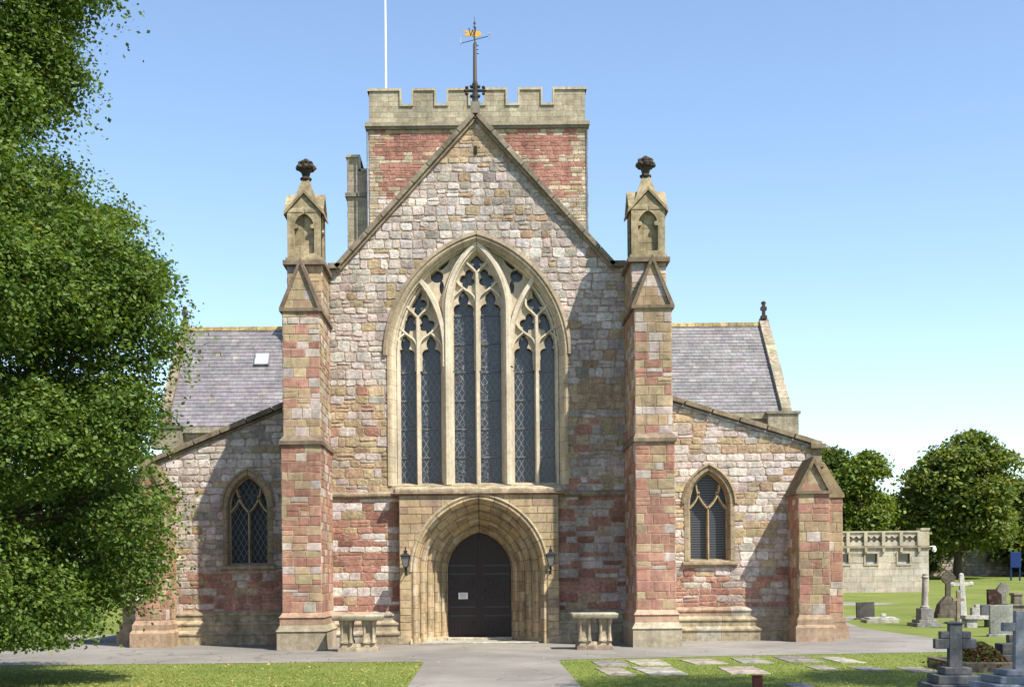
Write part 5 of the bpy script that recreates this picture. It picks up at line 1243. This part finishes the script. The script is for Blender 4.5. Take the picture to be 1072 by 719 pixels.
round_tree('broadleaf_tree', 'leafy tree half hidden behind the right corner buttress', 868, 620, 462, 60, 66, 14, ((.05, .085, .014), (.1, .135, .02)), 500)
round_tree('broadleaf_tree', 'leafy tree at the right edge beyond the blue noticeboard', 1092, 606, 505, 100, 72, 15, ((.05, .08, .014), (.09, .12, .022)), 700, low=.06)
round_tree('broadleaf_tree', 'dark low tree filling the gap between annex and big round tree', 955, 610, 520, 80, 76, 16, ((.035, .055, .012), (.06, .085, .018)), 600, low=.03)
round_tree('broadleaf_tree', 'leafy tree hidden far behind the lime at the left edge', 20, 606, 400, 150, 40, 18, n=900, low=.05)
round_tree('broadleaf_tree', 'leafy tree far behind the lime and the left corner buttress', 118, 606, 455, 90, 44, 19, n=700, low=.05)
round_tree('broadleaf_tree', 'thin topped tree just showing over the left transept ridge', 216, 600, 330, 90, 60, 17, ((.035, .05, .012), (.06, .075, .018)), 350)
# trees standing behind the photographer's right shoulder: their shade lies on the front lawn
def yard_tree(x, y, h, rw, seed, label):
    rs = random.Random(seed); bl = []
    for i in range(24):
        f = .28 + .62 * i / 23; prof = math.sqrt(max(.05, 1 - ((f - .55) / .5) ** 2)); th = rs.uniform(0, 6.28); b = rw * rs.uniform(.28, .4); bl.append((rw * prof * .65 * math.cos(th), rw * prof * .65 * math.sin(th), h * f, b, b, b * .8))
    tree('yard_tree', label, 'tree', (x, y, 0), bl, 2600, 56, .11, .42, seed, .35, (G1, G2), 'trees behind the front lawn', trunk_top=h * .7)
yard_tree(15.2, -24.5, 19, 5.0, 41, 'tree right of the front lawn whose shade lies by the foreground crosses')

# ================================================================== GRASS, LEAVES, PLANTS
rng = np.random.default_rng(1)
def inlawn(x, y):
    left = (x < -1.42) & (y < -8.08); right = (x > 1.76) & (y < np.interp(x, [1.75, 2.4, 6.2, 11, 12.8, 13.6], [-8.3, -7.75, -6.95, -6.25, -5.95, -4.7]))
    far = (x > 13.72) & (y < 8)
    ok = left | right | far
    for cx, cy, hx, hy in ledgers: ok &= ~((np.abs(x - cx) < hx + .02) & (np.abs(y - cy) < hy + .02))
    return ok
n = 70000
d = 1 / rng.uniform(1 / 36., 1 / 19., n); yy = d - DIST; xx = rng.uniform(-.40, .44, n) * d
ok = inlawn(xx, yy); xx, yy = xx[ok], yy[ok]; n = len(xx)
hgt = rng.uniform(.01, .03, n); th = rng.uniform(0, 6.28, n); lean = rng.normal(size=(n, 2)) * .025; wd = rng.uniform(.006, .014, n)
V = np.zeros((n, 4, 3)); V[:, :, 0] = xx[:, None]; V[:, :, 1] = yy[:, None]
V[:, 0, 0] -= wd * np.cos(th); V[:, 0, 1] -= wd * np.sin(th); V[:, 1, 0] += wd * np.cos(th); V[:, 1, 1] += wd * np.sin(th)
V[:, 2, 0] += wd * .4 * np.cos(th) + lean[:, 0]; V[:, 2, 1] += wd * .4 * np.sin(th) + lean[:, 1]; V[:, 3, 0] += -wd * .4 * np.cos(th) + lean[:, 0]; V[:, 3, 1] += -wd * .4 * np.sin(th) + lean[:, 1]
V[:, 2:, 2] = hgt[:, None]
pt = np.sin(xx * 1.7 + np.sin(yy * 1.1) * 2) * np.sin(yy * 1.3 + xx * .6) * .3 + np.sin(xx * .5 - yy * .8) * .2
kk = np.clip(rng.random(n) * .6 + .2 + pt, 0, 1)[:, None]; cols = (np.array((.15, .22, .04)) * (1 - kk) + np.array((.31, .33, .095)) * kk) * rng.uniform(.75, 1.2, (n, 1))
kind(quads_object('grass', V.reshape(-1, 3), cols, M['grass_blade']), 'stuff')
# fallen leaves
n = 1500; d = 1 / rng.uniform(1 / 33., 1 / 20., n); xx = rng.uniform(-.42, .42, n) * d; yy = d - DIST; keep = (xx < -1.0) | (rng.random(n) < .22); xx, yy = xx[keep], yy[keep]; n = len(xx)
P = np.stack([xx, yy, np.where(inlawn(xx, yy), .05, .012)], 1)
V, c = leaf_mesh(P, np.tile([0, 0, 2.5], (n, 1)), .075, np.array((.42, .32, .13)) * rng.uniform(.5, 1.25, (n, 1)), rng, .1)
kind(quads_object('fallen_leaves', V, c, M['leaf']), 'stuff')
# plants in the kerbed grave
n = 5000; P = np.stack([rng.normal(-.25, .3, n), rng.normal(0, .3, n), np.zeros(n)], 1); P[:, 2] = .15 + np.maximum(0, .42 - (P[:, 0] + .25) ** 2 * 1.2 - P[:, 1] ** 2) * rng.uniform(.4, 1, n)
V, c = leaf_mesh(P, np.tile([0, 0, .6], (n, 1)), .07, np.where(rng.random((n, 1)) < .45, np.array((.10, .035, .03)), np.array((.06, .10, .02))) * rng.uniform(.6, 1.3, (n, 1)), rng); quads_object('plants', V, c, M['leaf'], KERB_GRAVE)
